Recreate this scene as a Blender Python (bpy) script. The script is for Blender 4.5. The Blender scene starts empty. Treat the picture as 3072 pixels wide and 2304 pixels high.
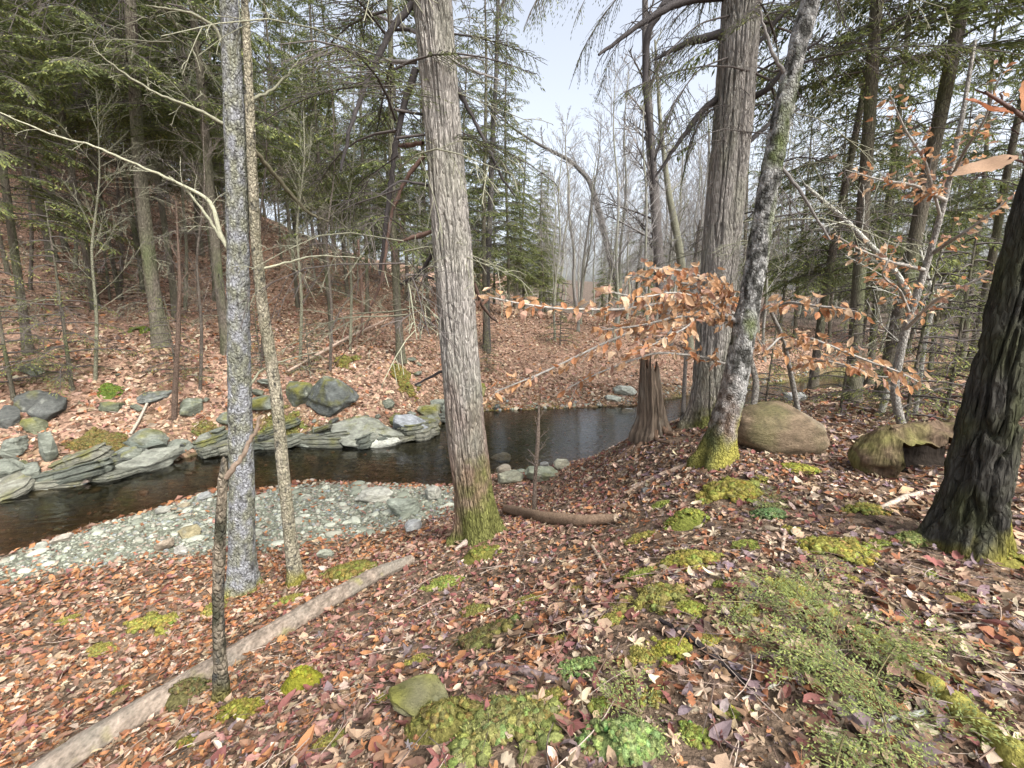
import bpy, math, random
import numpy as np
from mathutils import Vector, Matrix
R = math.radians
sc = bpy.context.scene
COL = sc.collection
rng = np.random.default_rng(11)
random.seed(5)

# ---------------------------------------------------------------- camera, sky, sun, exposure
IMG_W, IMG_H, FPX, PITCH = 1024.0, 768.0, 427.0, R(10.5)
CAM = np.array([0.0, 0.0, 1.55])
cam_data = bpy.data.cameras.new('camera'); cam = bpy.data.objects.new('camera', cam_data); COL.objects.link(cam)
cam.location = CAM; cam.rotation_euler = (R(90) - PITCH, 0, 0)
cam_data.sensor_width = 36.0; cam_data.lens = FPX / IMG_W * 36.0
cam_data.clip_start = 0.05; cam_data.clip_end = 2000
sc.camera = cam
SUN_EL, SUN_AZ = R(48), R(140)          # azimuth clockwise from +Y (straight ahead)
world = bpy.data.worlds.new('World'); sc.world = world; world.use_nodes = True
wn = world.node_tree.nodes; wl = world.node_tree.links
sky = wn.new('ShaderNodeTexSky'); sky.sky_type = 'NISHITA'; sky.sun_disc = False
sky.sun_elevation = SUN_EL; sky.sun_rotation = SUN_AZ
sky.air_density = 1.0; sky.dust_density = 6.0; sky.ozone_density = 1.0
hs = wn.new('ShaderNodeHueSaturation'); hs.inputs['Saturation'].default_value = .42      # thin overcast: a pale, milky sky
wl.new(sky.outputs['Color'], hs.inputs['Color']); wl.new(hs.outputs['Color'], wn['Background'].inputs['Color']); wn['Background'].inputs['Strength'].default_value = 0.15
sun_data = bpy.data.lights.new('sun', 'SUN'); sun = bpy.data.objects.new('sun', sun_data); COL.objects.link(sun)
sun_data.energy = 1.5; sun_data.angle = R(20); sun_data.color = (1.0, 0.95, 0.88)
sd = Vector((math.sin(SUN_AZ) * math.cos(SUN_EL), math.cos(SUN_AZ) * math.cos(SUN_EL), math.sin(SUN_EL)))
sun.rotation_euler = sd.to_track_quat('Z', 'Y').to_euler(); sun.location = (0, 0, 30)
sc.view_settings.view_transform = 'Standard'; sc.view_settings.look = 'None'
sc.view_settings.exposure = 1.42; sc.view_settings.gamma = 1.0
sc.cycles.max_bounces = 6; sc.cycles.diffuse_bounces = 3; sc.cycles.glossy_bounces = 3
sc.cycles.transparent_max_bounces = 8; sc.cycles.transmission_bounces = 3

# ---------------------------------------------------------------- noise
def _h(ix, iy, iz, seed):
    n = (ix.astype(np.int64) * 374761393 + iy.astype(np.int64) * 668265263 + iz.astype(np.int64) * 2147483647 + seed * 974711) & 0xffffffff
    n = ((n ^ (n >> 13)) * 1274126177) & 0xffffffff
    n = ((n ^ (n >> 16)) * 2246822519) & 0xffffffff
    return ((n ^ (n >> 15)) & 0xffffff) / float(0xffffff)
def vn(p, seed=0):
    p = np.asarray(p, float)
    if p.shape[1] == 2: p = np.column_stack([p, np.zeros(len(p))])
    i = np.floor(p).astype(np.int64); f = p - i; f = f * f * (3 - 2 * f)
    o = 0
    for dx in (0, 1):
        wx = f[:, 0] if dx else 1 - f[:, 0]
        for dy in (0, 1):
            wy = f[:, 1] if dy else 1 - f[:, 1]
            for dz in (0, 1):
                wz = f[:, 2] if dz else 1 - f[:, 2]
                o = o + wx * wy * wz * _h(i[:, 0] + dx, i[:, 1] + dy, i[:, 2] + dz, seed)
    return o * 2 - 1
def fbm(p, oct=4, seed=0):
    o = 0; a = 1; s = 0; p = np.asarray(p, float)
    for k in range(oct):
        o = o + a * vn(p, seed + k); s += a; a *= .5; p = p * 2.03
    return o / s

# ---------------------------------------------------------------- camera-ray authoring helpers (give world positions)
SP, CP = math.sin(PITCH), math.cos(PITCH)
def ray(px, py):
    u = (px - IMG_W / 2) / FPX; v = (py - IMG_H / 2) / FPX
    return np.array([u, CP - v * SP, -SP - v * CP])
def at_t(px, py, t): return CAM + ray(px, py) * t
def at_z(px, py, z):
    d = ray(px, py); return CAM + d * ((z - CAM[2]) / d[2])
def at_Y(px, py, Y):
    d = ray(px, py); return CAM + d * (Y / d[1])
def depth(p):
    q = np.asarray(p) - CAM; return q[1] * CP - q[2] * SP

# ---------------------------------------------------------------- terrain as a thin-plate height field
ZW = -2.2
near_px = [(0,558),(60,537),(110,522),(153,509),(222,488),(259,491),(306,481),(384,484),(450,486),(500,474),(560,466),(612,455),(640,443)]
far_px = [(0,493),(30,486),(95,479),(150,468),(190,456),(250,446),(320,445),(385,444),(425,438),(444,420),(486,411),(540,409),(600,407),(636,405)]
NE = [(-40,-4),(-25,0),(-14,3.5)] + [tuple(at_z(a, b, ZW)[:2]) for a, b in near_px] + [(5.6,13.0),(10,15.2),(16,17.8),(30,22),(50,26)]
FE = [(-44,0),(-28,3),(-17,6)] + [tuple(at_z(a, b, ZW)[:2]) for a, b in far_px] + [(8,18.0),(13,20.5),(22,25),(35,29),(52,32)]
NE = np.array(NE); FE = np.array(FE)
water_poly = np.vstack([NE, FE[::-1]])
ctrl = [(0,0,0),(1,1,0),(2,2,0),(3,1.5,.05),(-.5,1.57,-.3),(-1,1.3,-.42),(-2.5,2,-1.05),(-3.6,3.1,-1.75),(-5,2.5,-1.85),(-7,3,-1.9),(-4,0,-1.5),
 (-8,0,-1.7),(-1.1,4.4,-1.35),(-.4,4.83,-1.2),(-3.28,4.67,-1.85),(-3.6,6.6,-2.05),(.48,6.8,-1.9),(1.4,5.35,-.9),(.7,6.6,-1.65),(.57,4.7,-1.0),
 (1.5,3.5,-.35),(2.36,4.73,-.2),(2.4,6.85,-.55),(3.4,5,-.25),(3.9,4.3,-.2),(3.1,2.7,-.1),(5,6,-.2),(6.9,8.4,-.45),(4.6,9,-.75),(8,12,-1.0),
 (12,8,-.2),(20,10,0),(5,2,.1),(10,3,.2),(1,2.2,-.1),(.3,2.5,-.4),(-.5,2.5,-.72),(.5,3.6,-.75),(-2,3.2,-1.2),(14,13,-.4),(2.6,8.6,-1.2),
 (-3.9,14.9,-.4),(-10.7,13,.4),(-29.7,32.3,12.2),(-11,22.4,1.8),(2.8,25,.1),(8.6,22,-.74),(3.3,17.5,-1.6),(15,24,-1.0),(20,30,-.5),(40,45,0),
 (0,45,.8),(-15,40,5.5),(-40,20,12),(-20,14,3.4),(-25,8,4),(-18,9,.6),(40,34,0),(60,60,1),(0,80,2),(-60,60,22),(-80,30,24),(80,0,1),(30,0,.5),
 (0,-20,.5),(-30,-20,-1),(40,-20,1),(-15.2,17.3,1.75),(-22.3,21.9,4.7),(-17.2,29,5.7),(-9.9,33,4.1),(-5.4,33,2.4),(-6,15.5,.0),(0,18,-1.1),(-1.5,13.6,-1.6),
 (-7,12,-1.2),(150,150,6),(-150,150,40),(0,200,10),(-200,0,30),(200,0,3),(0,-150,0),(-150,-120,0),(150,-120,2),
 (-30,-6,-1.8),(-12,0,-1.8)]
mid = []
for p in NE[::2]:
    q = FE[np.argmin(((FE - p) ** 2).sum(1))]; mid.append((*(p * .5 + q * .5), ZW - .42)); 
ctrl += [(x, y, ZW) for x, y in NE] + [(x, y, ZW) for x, y in FE] + mid
CT = np.array(ctrl)
def _phi(d2): return np.where(d2 > 1e-9, .5 * d2 * np.log(np.maximum(d2, 1e-9)), 0.0)
def _tps(CT, lam=.004):
    n = len(CT); P = np.column_stack([np.ones(n), CT[:, :2]])
    K = _phi(((CT[:, None, :2] - CT[None, :, :2]) ** 2).sum(2)) + lam * np.eye(n)
    A = np.zeros((n + 3, n + 3)); A[:n, :n] = K; A[:n, n:] = P; A[n:, :n] = P.T
    return np.linalg.solve(A, np.concatenate([CT[:, 2], np.zeros(3)]))
TW = _tps(CT)
def seg_dist(P, L):
    best = np.full(len(P), 1e9)
    for a, b in zip(L[:-1], L[1:]):
        ab = b - a; s = np.clip(((P - a) @ ab) / (ab @ ab), 0, 1)
        best = np.minimum(best, ((P - a - s[:, None] * ab) ** 2).sum(1))
    return np.sqrt(best)
def inpoly(P, poly):
    r = np.zeros(len(P), bool); x, y = P[:, 0], P[:, 1]; j = len(poly) - 1
    for i in range(len(poly)):
        xi, yi = poly[i]; xj, yj = poly[j]
        if yi != yj:
            c = ((yi > y) != (yj > y)) & (x < (xj - xi) * (y - yi) / (yj - yi) + xi); r ^= c
        j = i
    return r
def terr(P, detail=True):
    P = np.asarray(P, float)[:, :2]; out = np.empty(len(P))
    for k in range(0, len(P), 40000):
        Q = P[k:k + 40000]
        d2 = ((Q[:, None, :] - CT[None, :, :2]) ** 2).sum(2)
        z = _phi(d2) @ TW[:len(CT)] + TW[-3] + Q @ TW[-2:]
        dist = np.hypot(Q[:, 0], Q[:, 1])
        z = z + .035 * fbm(Q * 1.7, 3, 3) * np.clip(dist / 3, .5, 1) + np.clip((dist - 7) / 10, 0, 1) * .22 * fbm(Q * .45, 3, 9)
        if detail: z = z + .012 * fbm(Q * 7, 2, 21)
        ins = inpoly(Q, water_poly); d = np.minimum(seg_dist(Q, NE), seg_dist(Q, FE))
        lo = ZW + np.minimum(.4, .10 * d) + .015
        hi = ZW - np.minimum(.3, .28 * d) - .01
        z = np.where(ins, np.minimum(z, hi), np.maximum(z, lo))
        out[k:k + 40000] = z
    return out
def tz(x, y): return float(terr(np.array([[x, y]]))[0])
TS = np.concatenate([np.linspace(.8, 8, 240), np.linspace(8.05, 30, 260), np.linspace(30.5, 120, 120)])
def G(px, py):
    d = ray(px, py); P = CAM + TS[:, None] * d
    z = terr(P); k = np.argmax(P[:, 2] < z)
    if not (P[:, 2] < z).any(): return at_t(px, py, 40)
    a, b = P[max(k - 1, 0)], P[k]; za, zb = a[2] - z[max(k - 1, 0)], b[2] - z[k]
    s = za / (za - zb) if za != zb else 0
    return a + (b - a) * s
def tnorm(P):
    e = .05; P = np.asarray(P)[:, :2]
    dx = (terr(P + [e, 0], False) - terr(P - [e, 0], False)) / (2 * e); dy = (terr(P + [0, e], False) - terr(P - [0, e], False)) / (2 * e)
    n = np.column_stack([-dx, -dy, np.ones(len(P))]); return n / np.linalg.norm(n, axis=1)[:, None]

# ---------------------------------------------------------------- mesh and object helpers
def mesh(name, V, F, mat, C=None, smooth=True):
    me = bpy.data.meshes.new(name); V = np.asarray(V, np.float32)
    if not isinstance(F, list): F = [F]
    F = [np.asarray(f, np.int32) for f in F if len(f)]
    me.vertices.add(len(V)); me.vertices.foreach_set('co', V.ravel())
    loops = np.concatenate([f.ravel() for f in F]); tot = np.concatenate([np.full(len(f), f.shape[1], np.int32) for f in F])
    st = np.concatenate([[0], np.cumsum(tot)[:-1]]).astype(np.int32)
    me.loops.add(len(loops)); me.loops.foreach_set('vertex_index', loops)
    me.polygons.add(len(tot)); me.polygons.foreach_set('loop_start', st); me.polygons.foreach_set('loop_total', tot)
    me.polygons.foreach_set('use_smooth', np.full(len(tot), smooth, bool))
    if C is not None:
        ca = me.color_attributes.new('Col', 'FLOAT_COLOR', 'POINT')
        C = np.asarray(C, np.float32)
        if C.ndim == 1: C = np.tile(C, (len(V), 1))
        ca.data.foreach_set('color', np.column_stack([C[:, :3], np.ones(len(V), np.float32)]).astype(np.float32).ravel())
    me.materials.append(mat); me.update(); me.validate(); return me
def obj(name, me, parent=None, loc=None):
    o = bpy.data.objects.new(name, me); COL.objects.link(o)
    if parent is not None: o.parent = parent
    if loc is not None: o.location = loc
    return o
def tag(o, label=None, cat=None, group=None, kind=None):
    if label: o['label'] = label
    if cat: o['category'] = cat
    if group: o['group'] = group
    if kind: o['kind'] = kind
    return o
def thing(name, label, cat, loc, group=None):
    o = bpy.data.objects.new(name, None); COL.objects.link(o); o.location = loc; o.empty_display_size = .2
    return tag(o, label, cat, group)
class Bag:
    """collects vertices, faces and colours of one mesh"""
    def __init__(s): s.V = []; s.Q = []; s.T = []; s.C = []; s.n = 0
    def add(s, V, F, C):
        V = np.asarray(V); F = np.asarray(F)
        (s.Q if F.shape[1] == 4 else s.T).append(F + s.n); s.V.append(V); s.n += len(V)
        C = np.asarray(C, float); s.C.append(np.tile(C, (len(V), 1)) if C.ndim == 1 else C)
    def mesh(s, name, mat, off=(0, 0, 0), smooth=True):
        F = []
        if s.Q: F.append(np.concatenate(s.Q))
        if s.T: F.append(np.concatenate(s.T))
        return mesh(name, np.concatenate(s.V) - np.asarray(off), F, mat, np.concatenate(s.C), smooth)
_ringcache = {}
def tube_faces(m, n):
    k = (m, n)
    if k not in _ringcache:
        i = np.arange(m - 1)[:, None] * n; j = np.arange(n)[None, :]; j2 = (j + 1) % n
        _ringcache[k] = np.stack([i + j, i + j2, i + n + j2, i + n + j], 2).reshape(-1, 4)
    return _ringcache[k]
def frames(P):
    T = np.gradient(P, axis=0); T /= np.linalg.norm(T, axis=1)[:, None] + 1e-9
    ref = np.array([1., 0, 0]) if abs(T[:, 0]).mean() < .75 else np.array([0, 0, 1.])
    B = np.cross(T, ref); B /= np.linalg.norm(B, axis=1)[:, None] + 1e-9
    N = np.cross(B, T); return T, N, B
def tube(P, r, n=5, disp=None):
    P = np.asarray(P, float); m = len(P); r = np.broadcast_to(np.asarray(r, float), (m,))
    T, N, B = frames(P); th = np.arange(n) * 2 * np.pi / n
    rr = np.repeat(r[:, None], n, 1)
    if disp is not None: rr = rr + disp(np.tile(th, m), np.repeat(P, n, 0), rr.ravel()).reshape(m, n)
    V = P[:, None, :] + rr[..., None] * (np.cos(th)[None, :, None] * N[:, None, :] + np.sin(th)[None, :, None] * B[:, None, :])
    return V.reshape(-1, 3), tube_faces(m, n)
def resample(P, m, r=None):
    P = np.asarray(P, float); d = np.concatenate([[0], np.cumsum(np.linalg.norm(np.diff(P, axis=0), axis=1))]); d /= d[-1]
    s = np.linspace(0, 1, m)
    # smooth (Catmull-Rom style) through the points
    Q = np.column_stack([np.interp(s, d, P[:, k]) for k in range(3)])
    if len(P) > 2:
        for _ in range(max(1, m // (3 * len(P)))):
            Q[1:-1] = .25 * Q[:-2] + .5 * Q[1:-1] + .25 * Q[2:]
    if r is None: return Q
    return Q, np.interp(s, d, r)
def unit(v):
    v = np.asarray(v, float); return v / (np.linalg.norm(v, axis=-1, keepdims=True) + 1e-9)

# ---------------------------------------------------------------- materials (base colour from the mesh's own colour, grain and relief procedural)
def newmat(name):
    m = bpy.data.materials.new(name); m.use_nodes = True; nt = m.node_tree
    return m, nt.nodes, nt.links, nt.nodes['Principled BSDF']
def col_mat(name, rough=.85, nscale=(30, 30, 30), amp=.5, bump=.3, bdist=.01, spec=.25, detail=4, transl=0.0, sat=None, vor=None, nrough=.6):
    m, n, l, b = newmat(name)
    a = n.new('ShaderNodeAttribute'); a.attribute_name = 'Col'
    tc = n.new('ShaderNodeTexCoord'); mp = n.new('ShaderNodeMapping'); mp.inputs['Scale'].default_value = nscale
    l.new(tc.outputs['Object'], mp.inputs['Vector'])
    nz = n.new('ShaderNodeTexNoise'); nz.inputs['Scale'].default_value = 1.0; nz.inputs['Detail'].default_value = detail; nz.inputs['Roughness'].default_value = nrough
    l.new(mp.outputs['Vector'], nz.inputs['Vector'])
    mr = n.new('ShaderNodeMapRange'); mr.inputs['From Min'].default_value = .25; mr.inputs['From Max'].default_value = .75
    mr.inputs['To Min'].default_value = 1 - amp; mr.inputs['To Max'].default_value = 1 + amp; l.new(nz.outputs['Fac'], mr.inputs['Value'])
    vm = n.new('ShaderNodeVectorMath'); vm.operation = 'SCALE'; l.new(a.outputs['Color'], vm.inputs[0]); l.new(mr.outputs['Result'], vm.inputs['Scale'])
    l.new(vm.outputs['Vector'], b.inputs['Base Color'])
    b.inputs['Roughness'].default_value = rough; b.inputs['Specular IOR Level'].default_value = spec
    if bump:
        bp = n.new('ShaderNodeBump'); bp.inputs['Strength'].default_value = bump; bp.inputs['Distance'].default_value = bdist
        if vor:
            vo = n.new('ShaderNodeTexVoronoi'); vo.feature = 'DISTANCE_TO_EDGE'; vo.inputs['Scale'].default_value = vor
            wv = n.new('ShaderNodeVectorMath'); wv.operation = 'ADD'; l.new(mp.outputs['Vector'], wv.inputs[0])
            ns = n.new('ShaderNodeVectorMath'); ns.operation = 'SCALE'; l.new(nz.outputs['Color'], ns.inputs[0]); ns.inputs['Scale'].default_value = .8
            l.new(ns.outputs['Vector'], wv.inputs[1]); l.new(wv.outputs['Vector'], vo.inputs['Vector'])
            mm = n.new('ShaderNodeMapRange'); mm.inputs['From Max'].default_value = .25; l.new(vo.outputs['Distance'], mm.inputs['Value'])
            ad = n.new('ShaderNodeMath'); ad.operation = 'MULTIPLY_ADD'; l.new(nz.outputs['Fac'], ad.inputs[0]); ad.inputs[1].default_value = .6; l.new(mm.outputs['Result'], ad.inputs[2])
            l.new(ad.outputs['Value'], bp.inputs['Height'])
        else: l.new(nz.outputs['Fac'], bp.inputs['Height'])
        l.new(bp.outputs['Normal'], b.inputs['Normal'])
    if transl:
        tr = n.new('ShaderNodeBsdfTranslucent'); l.new(vm.outputs['Vector'], tr.inputs['Color'])
        mx = n.new('ShaderNodeMixShader'); mx.inputs['Fac'].default_value = transl
        l.new(b.outputs['BSDF'], mx.inputs[1]); l.new(tr.outputs['BSDF'], mx.inputs[2]); l.new(mx.outputs['Shader'], n['Material Output'].inputs['Surface'])
    return m
M_BARK = col_mat('furrowed_bark', .95, (42, 42, 9), .55, .9, .025, .08, 6, vor=.8)
M_LICHEN = col_mat('lichen_bark', .95, (45, 45, 28), .65, .9, .015, .08, 6, vor=.8)
M_TWIG = col_mat('twig_wood', .9, (40, 40, 40), .3, 0, spec=.15)
M_FOL = col_mat('hemlock_needles', .7, (9, 9, 9), .35, 0, spec=.25, transl=.38)
M_LEAF = col_mat('dry_leaf', .75, (45, 45, 45), .22, 0, spec=.2, transl=.18)
M_BEECH = col_mat('copper_leaf', .7, (30, 30, 30), .2, 0, spec=.25, transl=.4)
M_ROCK = col_mat('schist_rock', .9, (10, 10, 30), .5, .9, .04, .2, 8, nrough=.72)
M_BOULDER = col_mat('gneiss_boulder', .92, (28, 28, 55), .6, .9, .025, .15, 8, nrough=.75)
M_STONE = col_mat('river_stone', .8, (30, 30, 30), .22, .25, .008, .3, 5)
M_MOSS = col_mat('moss', .95, (55, 55, 55), .6, 1.0, .02, .05, 4, transl=.12)
M_WOOD = col_mat('weathered_wood', .95, (60, 34, 60), .5, .6, .015, .06, 6)
M_ROT = col_mat('rotten_wood', .95, (30, 30, 3.5), .5, .9, .03, .08, 6)

def ground_material():
    m, n, l, b = newmat('forest_floor')
    a = n.new('ShaderNodeAttribute'); a.attribute_name = 'Col'
    tc = n.new('ShaderNodeTexCoord')
    v1 = n.new('ShaderNodeTexVoronoi'); v1.inputs['Scale'].default_value = 15; l.new(tc.outputs['Object'], v1.inputs['Vector'])
    sep = n.new('ShaderNodeSeparateColor'); l.new(v1.outputs['Color'], sep.inputs['Color'])
    mr = n.new('ShaderNodeMapRange'); mr.inputs['To Min'].default_value = .45; mr.inputs['To Max'].default_value = 1.6; l.new(sep.outputs['Red'], mr.inputs['Value'])
    nz = n.new('ShaderNodeTexNoise'); nz.inputs['Scale'].default_value = 60; nz.inputs['Detail'].default_value = 5; l.new(tc.outputs['Object'], nz.inputs['Vector'])
    mr2 = n.new('ShaderNodeMapRange'); mr2.inputs['To Min'].default_value = .5; mr2.inputs['To Max'].default_value = 1.5; l.new(nz.outputs['Fac'], mr2.inputs['Value'])
    mu = n.new('ShaderNodeMath'); mu.operation = 'MULTIPLY'; l.new(mr.outputs['Result'], mu.inputs[0]); l.new(mr2.outputs['Result'], mu.inputs[1])
    vm = n.new('ShaderNodeVectorMath'); vm.operation = 'SCALE'; l.new(a.outputs['Color'], vm.inputs[0]); l.new(mu.outputs['Value'], vm.inputs['Scale'])
    l.new(vm.outputs['Vector'], b.inputs['Base Color']); b.inputs['Roughness'].default_value = .95; b.inputs['Specular IOR Level'].default_value = .1
    bp = n.new('ShaderNodeBump'); bp.inputs['Strength'].default_value = .8; bp.inputs['Distance'].default_value = .03
    ad = n.new('ShaderNodeMath'); ad.operation = 'ADD'; l.new(sep.outputs['Green'], ad.inputs[0]); l.new(nz.outputs['Fac'], ad.inputs[1])
    l.new(ad.outputs['Value'], bp.inputs['Height']); l.new(bp.outputs['Normal'], b.inputs['Normal'])
    return m
def water_material():
    m = bpy.data.materials.new('stream_water'); m.use_nodes = True; n = m.node_tree.nodes; l = m.node_tree.links
    n.remove(n['Principled BSDF'])
    tr = n.new('ShaderNodeBsdfTransparent'); tr.inputs['Color'].default_value = (.60, .54, .40, 1)
    gl = n.new('ShaderNodeBsdfGlossy'); gl.inputs['Roughness'].default_value = .03; gl.inputs['Color'].default_value = (1, 1, 1, 1)
    fr = n.new('ShaderNodeFresnel'); fr.inputs['IOR'].default_value = 1.6
    tc = n.new('ShaderNodeTexCoord'); mp = n.new('ShaderNodeMapping'); mp.inputs['Scale'].default_value = (1.0, 2.2, 1); mp.inputs['Rotation'].default_value = (0, 0, R(-18))
    l.new(tc.outputs['Object'], mp.inputs['Vector'])
    nz = n.new('ShaderNodeTexNoise'); nz.inputs['Scale'].default_value = 3.2; nz.inputs['Detail'].default_value = 4; nz.inputs['Distortion'].default_value = .6
    l.new(mp.outputs['Vector'], nz.inputs['Vector'])
    bp = n.new('ShaderNodeBump'); bp.inputs['Strength'].default_value = .22; bp.inputs['Distance'].default_value = .05
    l.new(nz.outputs['Fac'], bp.inputs['Height']); l.new(bp.outputs['Normal'], gl.inputs['Normal']); l.new(bp.outputs['Normal'], fr.inputs['Normal'])
    mx = n.new('ShaderNodeMixShader'); l.new(fr.outputs['Fac'], mx.inputs['Fac']); l.new(tr.outputs['BSDF'], mx.inputs[1]); l.new(gl.outputs['BSDF'], mx.inputs[2])
    l.new(mx.outputs['Shader'], n['Material Output'].inputs['Surface'])
    return m

# ---------------------------------------------------------------- ground, stream
def graded(lo, hi, c, h, g):
    """coordinates fine (step h) round c and coarser outwards"""
    out = [c]; s = h; x = c
    while x < hi: x += s; s = s * g if x > c + 5 else s; out.append(x)
    s = h; x = c
    while x > lo: x -= s; s = s * g if x < c - 7 else s; out.append(x)
    return np.array(sorted(out))
gx = graded(-420, 420, 0, .075, 1.022); gy = graded(-160, 480, 6, .075, 1.022)
XX, YY = np.meshgrid(gx, gy); GP = np.column_stack([XX.ravel(), YY.ravel()])
gz = terr(GP)
gd_in = inpoly(GP, water_poly); gdn = seg_dist(GP, NE); gdf = seg_dist(GP, FE)
bar_px = [(-40,585),(0,590),(90,572),(160,565),(240,560),(330,545),(420,528),(470,505),(470,488)]
BAR = np.vstack([NE[2:13], np.array([G(a, b)[:2] for a, b in bar_px[::-1]]), [(-14, 2.2)]])
def bar_mask(P):
    P = np.asarray(P)[:, :2]
    return np.where(inpoly(P, BAR), np.clip(seg_dist(P, np.vstack([BAR, BAR[:1]])) / .5, 0, 1), 0)
gc = np.tile(np.array([.135, .098, .07]), (len(GP), 1)) * (1 + .35 * fbm(GP * .8, 3, 5))[:, None]
hill = np.clip((np.hypot(GP[:, 0], GP[:, 1]) - 9) / 5, 0, 1)[:, None]
gc = gc * (1 - hill) + np.array([.23, .15, .108]) * hill * (1 + .25 * fbm(GP * 1.1, 3, 15))[:, None]
farg = (np.clip((np.hypot(GP[:, 0], GP[:, 1]) - 34) / 20, 0, 1) * np.clip((GP[:, 0] + 6) / 8, 0, 1))[:, None]; gc = gc * (1 - farg) + np.array([.10, .078, .062]) * farg
bm = bar_mask(GP)[:, None]; gc = gc * (1 - bm) + np.array([.20, .205, .165]) * bm
fb = (np.clip(1 - gdf / 1.2, 0, 1) * (~gd_in))[:, None] * np.clip(.5 + fbm(GP * 1.3, 2, 7), 0, 1)[:, None]
gc = gc * (1 - fb) + np.array([.14, .12, .035]) * fb
wet = np.where(gd_in, 1.0, 0)[:, None]
dn = np.clip(gdn / 2.2, 0, 1)[:, None]
gc = gc * (1 - wet) + (np.array([.20, .115, .075]) * (1 - dn) + np.array([.06, .062, .032]) * dn) * wet
m_, n_ = len(gy), len(gx)
ii = (np.arange(m_ - 1)[:, None] * n_ + np.arange(n_ - 1)[None, :]).ravel()
ground = tag(obj('ground', mesh('ground', np.column_stack([GP, gz]), np.stack([ii, ii + 1, ii + n_ + 1, ii + n_], 1), ground_material(), gc)),
             'brown leaf covered forest floor sloping down to a stream', 'ground', kind='structure')
def offset_line(L, d):
    T = np.gradient(L, axis=0); T /= np.linalg.norm(T, axis=1)[:, None]; return L + np.column_stack([-T[:, 1], T[:, 0]]) * d
wm = 60
def rs2(L, m):
    d = np.concatenate([[0], np.cumsum(np.linalg.norm(np.diff(L, axis=0), axis=1))]); s = np.linspace(0, d[-1], m)
    return np.column_stack([np.interp(s, d, L[:, 0]), np.interp(s, d, L[:, 1])])
A, B = rs2(offset_line(NE, -.35), wm), rs2(offset_line(FE, .35), wm)
wv = np.concatenate([A, B]); wv = np.column_stack([wv, np.full(len(wv), ZW)])
wi = np.arange(wm - 1)
tag(obj('stream_water', mesh('stream_water', wv, np.stack([wi, wi + 1, wi + 1 + wm, wi + wm], 1), water_material(), smooth=False)),
    'dark clear stream winding between leafy banks', 'stream', kind='structure')

# ---------------------------------------------------------------- generators for trees
GREEN = np.array([.145, .175, .06]); YGREEN = np.array([.24, .25, .075]); DGREEN = np.array([.08, .10, .042])
PALE_TWIG = np.array([.26, .26, .19]); DARK_TWIG = np.array([.085, .075, .07]); BROWN_TWIG = np.array([.16, .10, .075])
def rotz(v, a):
    c, s = np.cos(a), np.sin(a); v = np.asarray(v, float)
    return np.stack([v[..., 0] * c - v[..., 1] * s, v[..., 0] * s + v[..., 1] * c, v[..., 2]], -1)
def cards(P, D, N, L, Wd, C, bag):
    """small pointed leaf quads at P along D, lying across N"""
    S = unit(np.cross(D, N)); k = len(P); L = L[:, None]; Wd = Wd[:, None]
    V = np.stack([P, P + D * L * .45 + S * Wd, P + D * L, P + D * L * .5 - S * Wd], 1).reshape(-1, 3)
    F = np.arange(4 * k).reshape(k, 4)
    bag.add(V, F, np.repeat(C, 4, 0))
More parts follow.
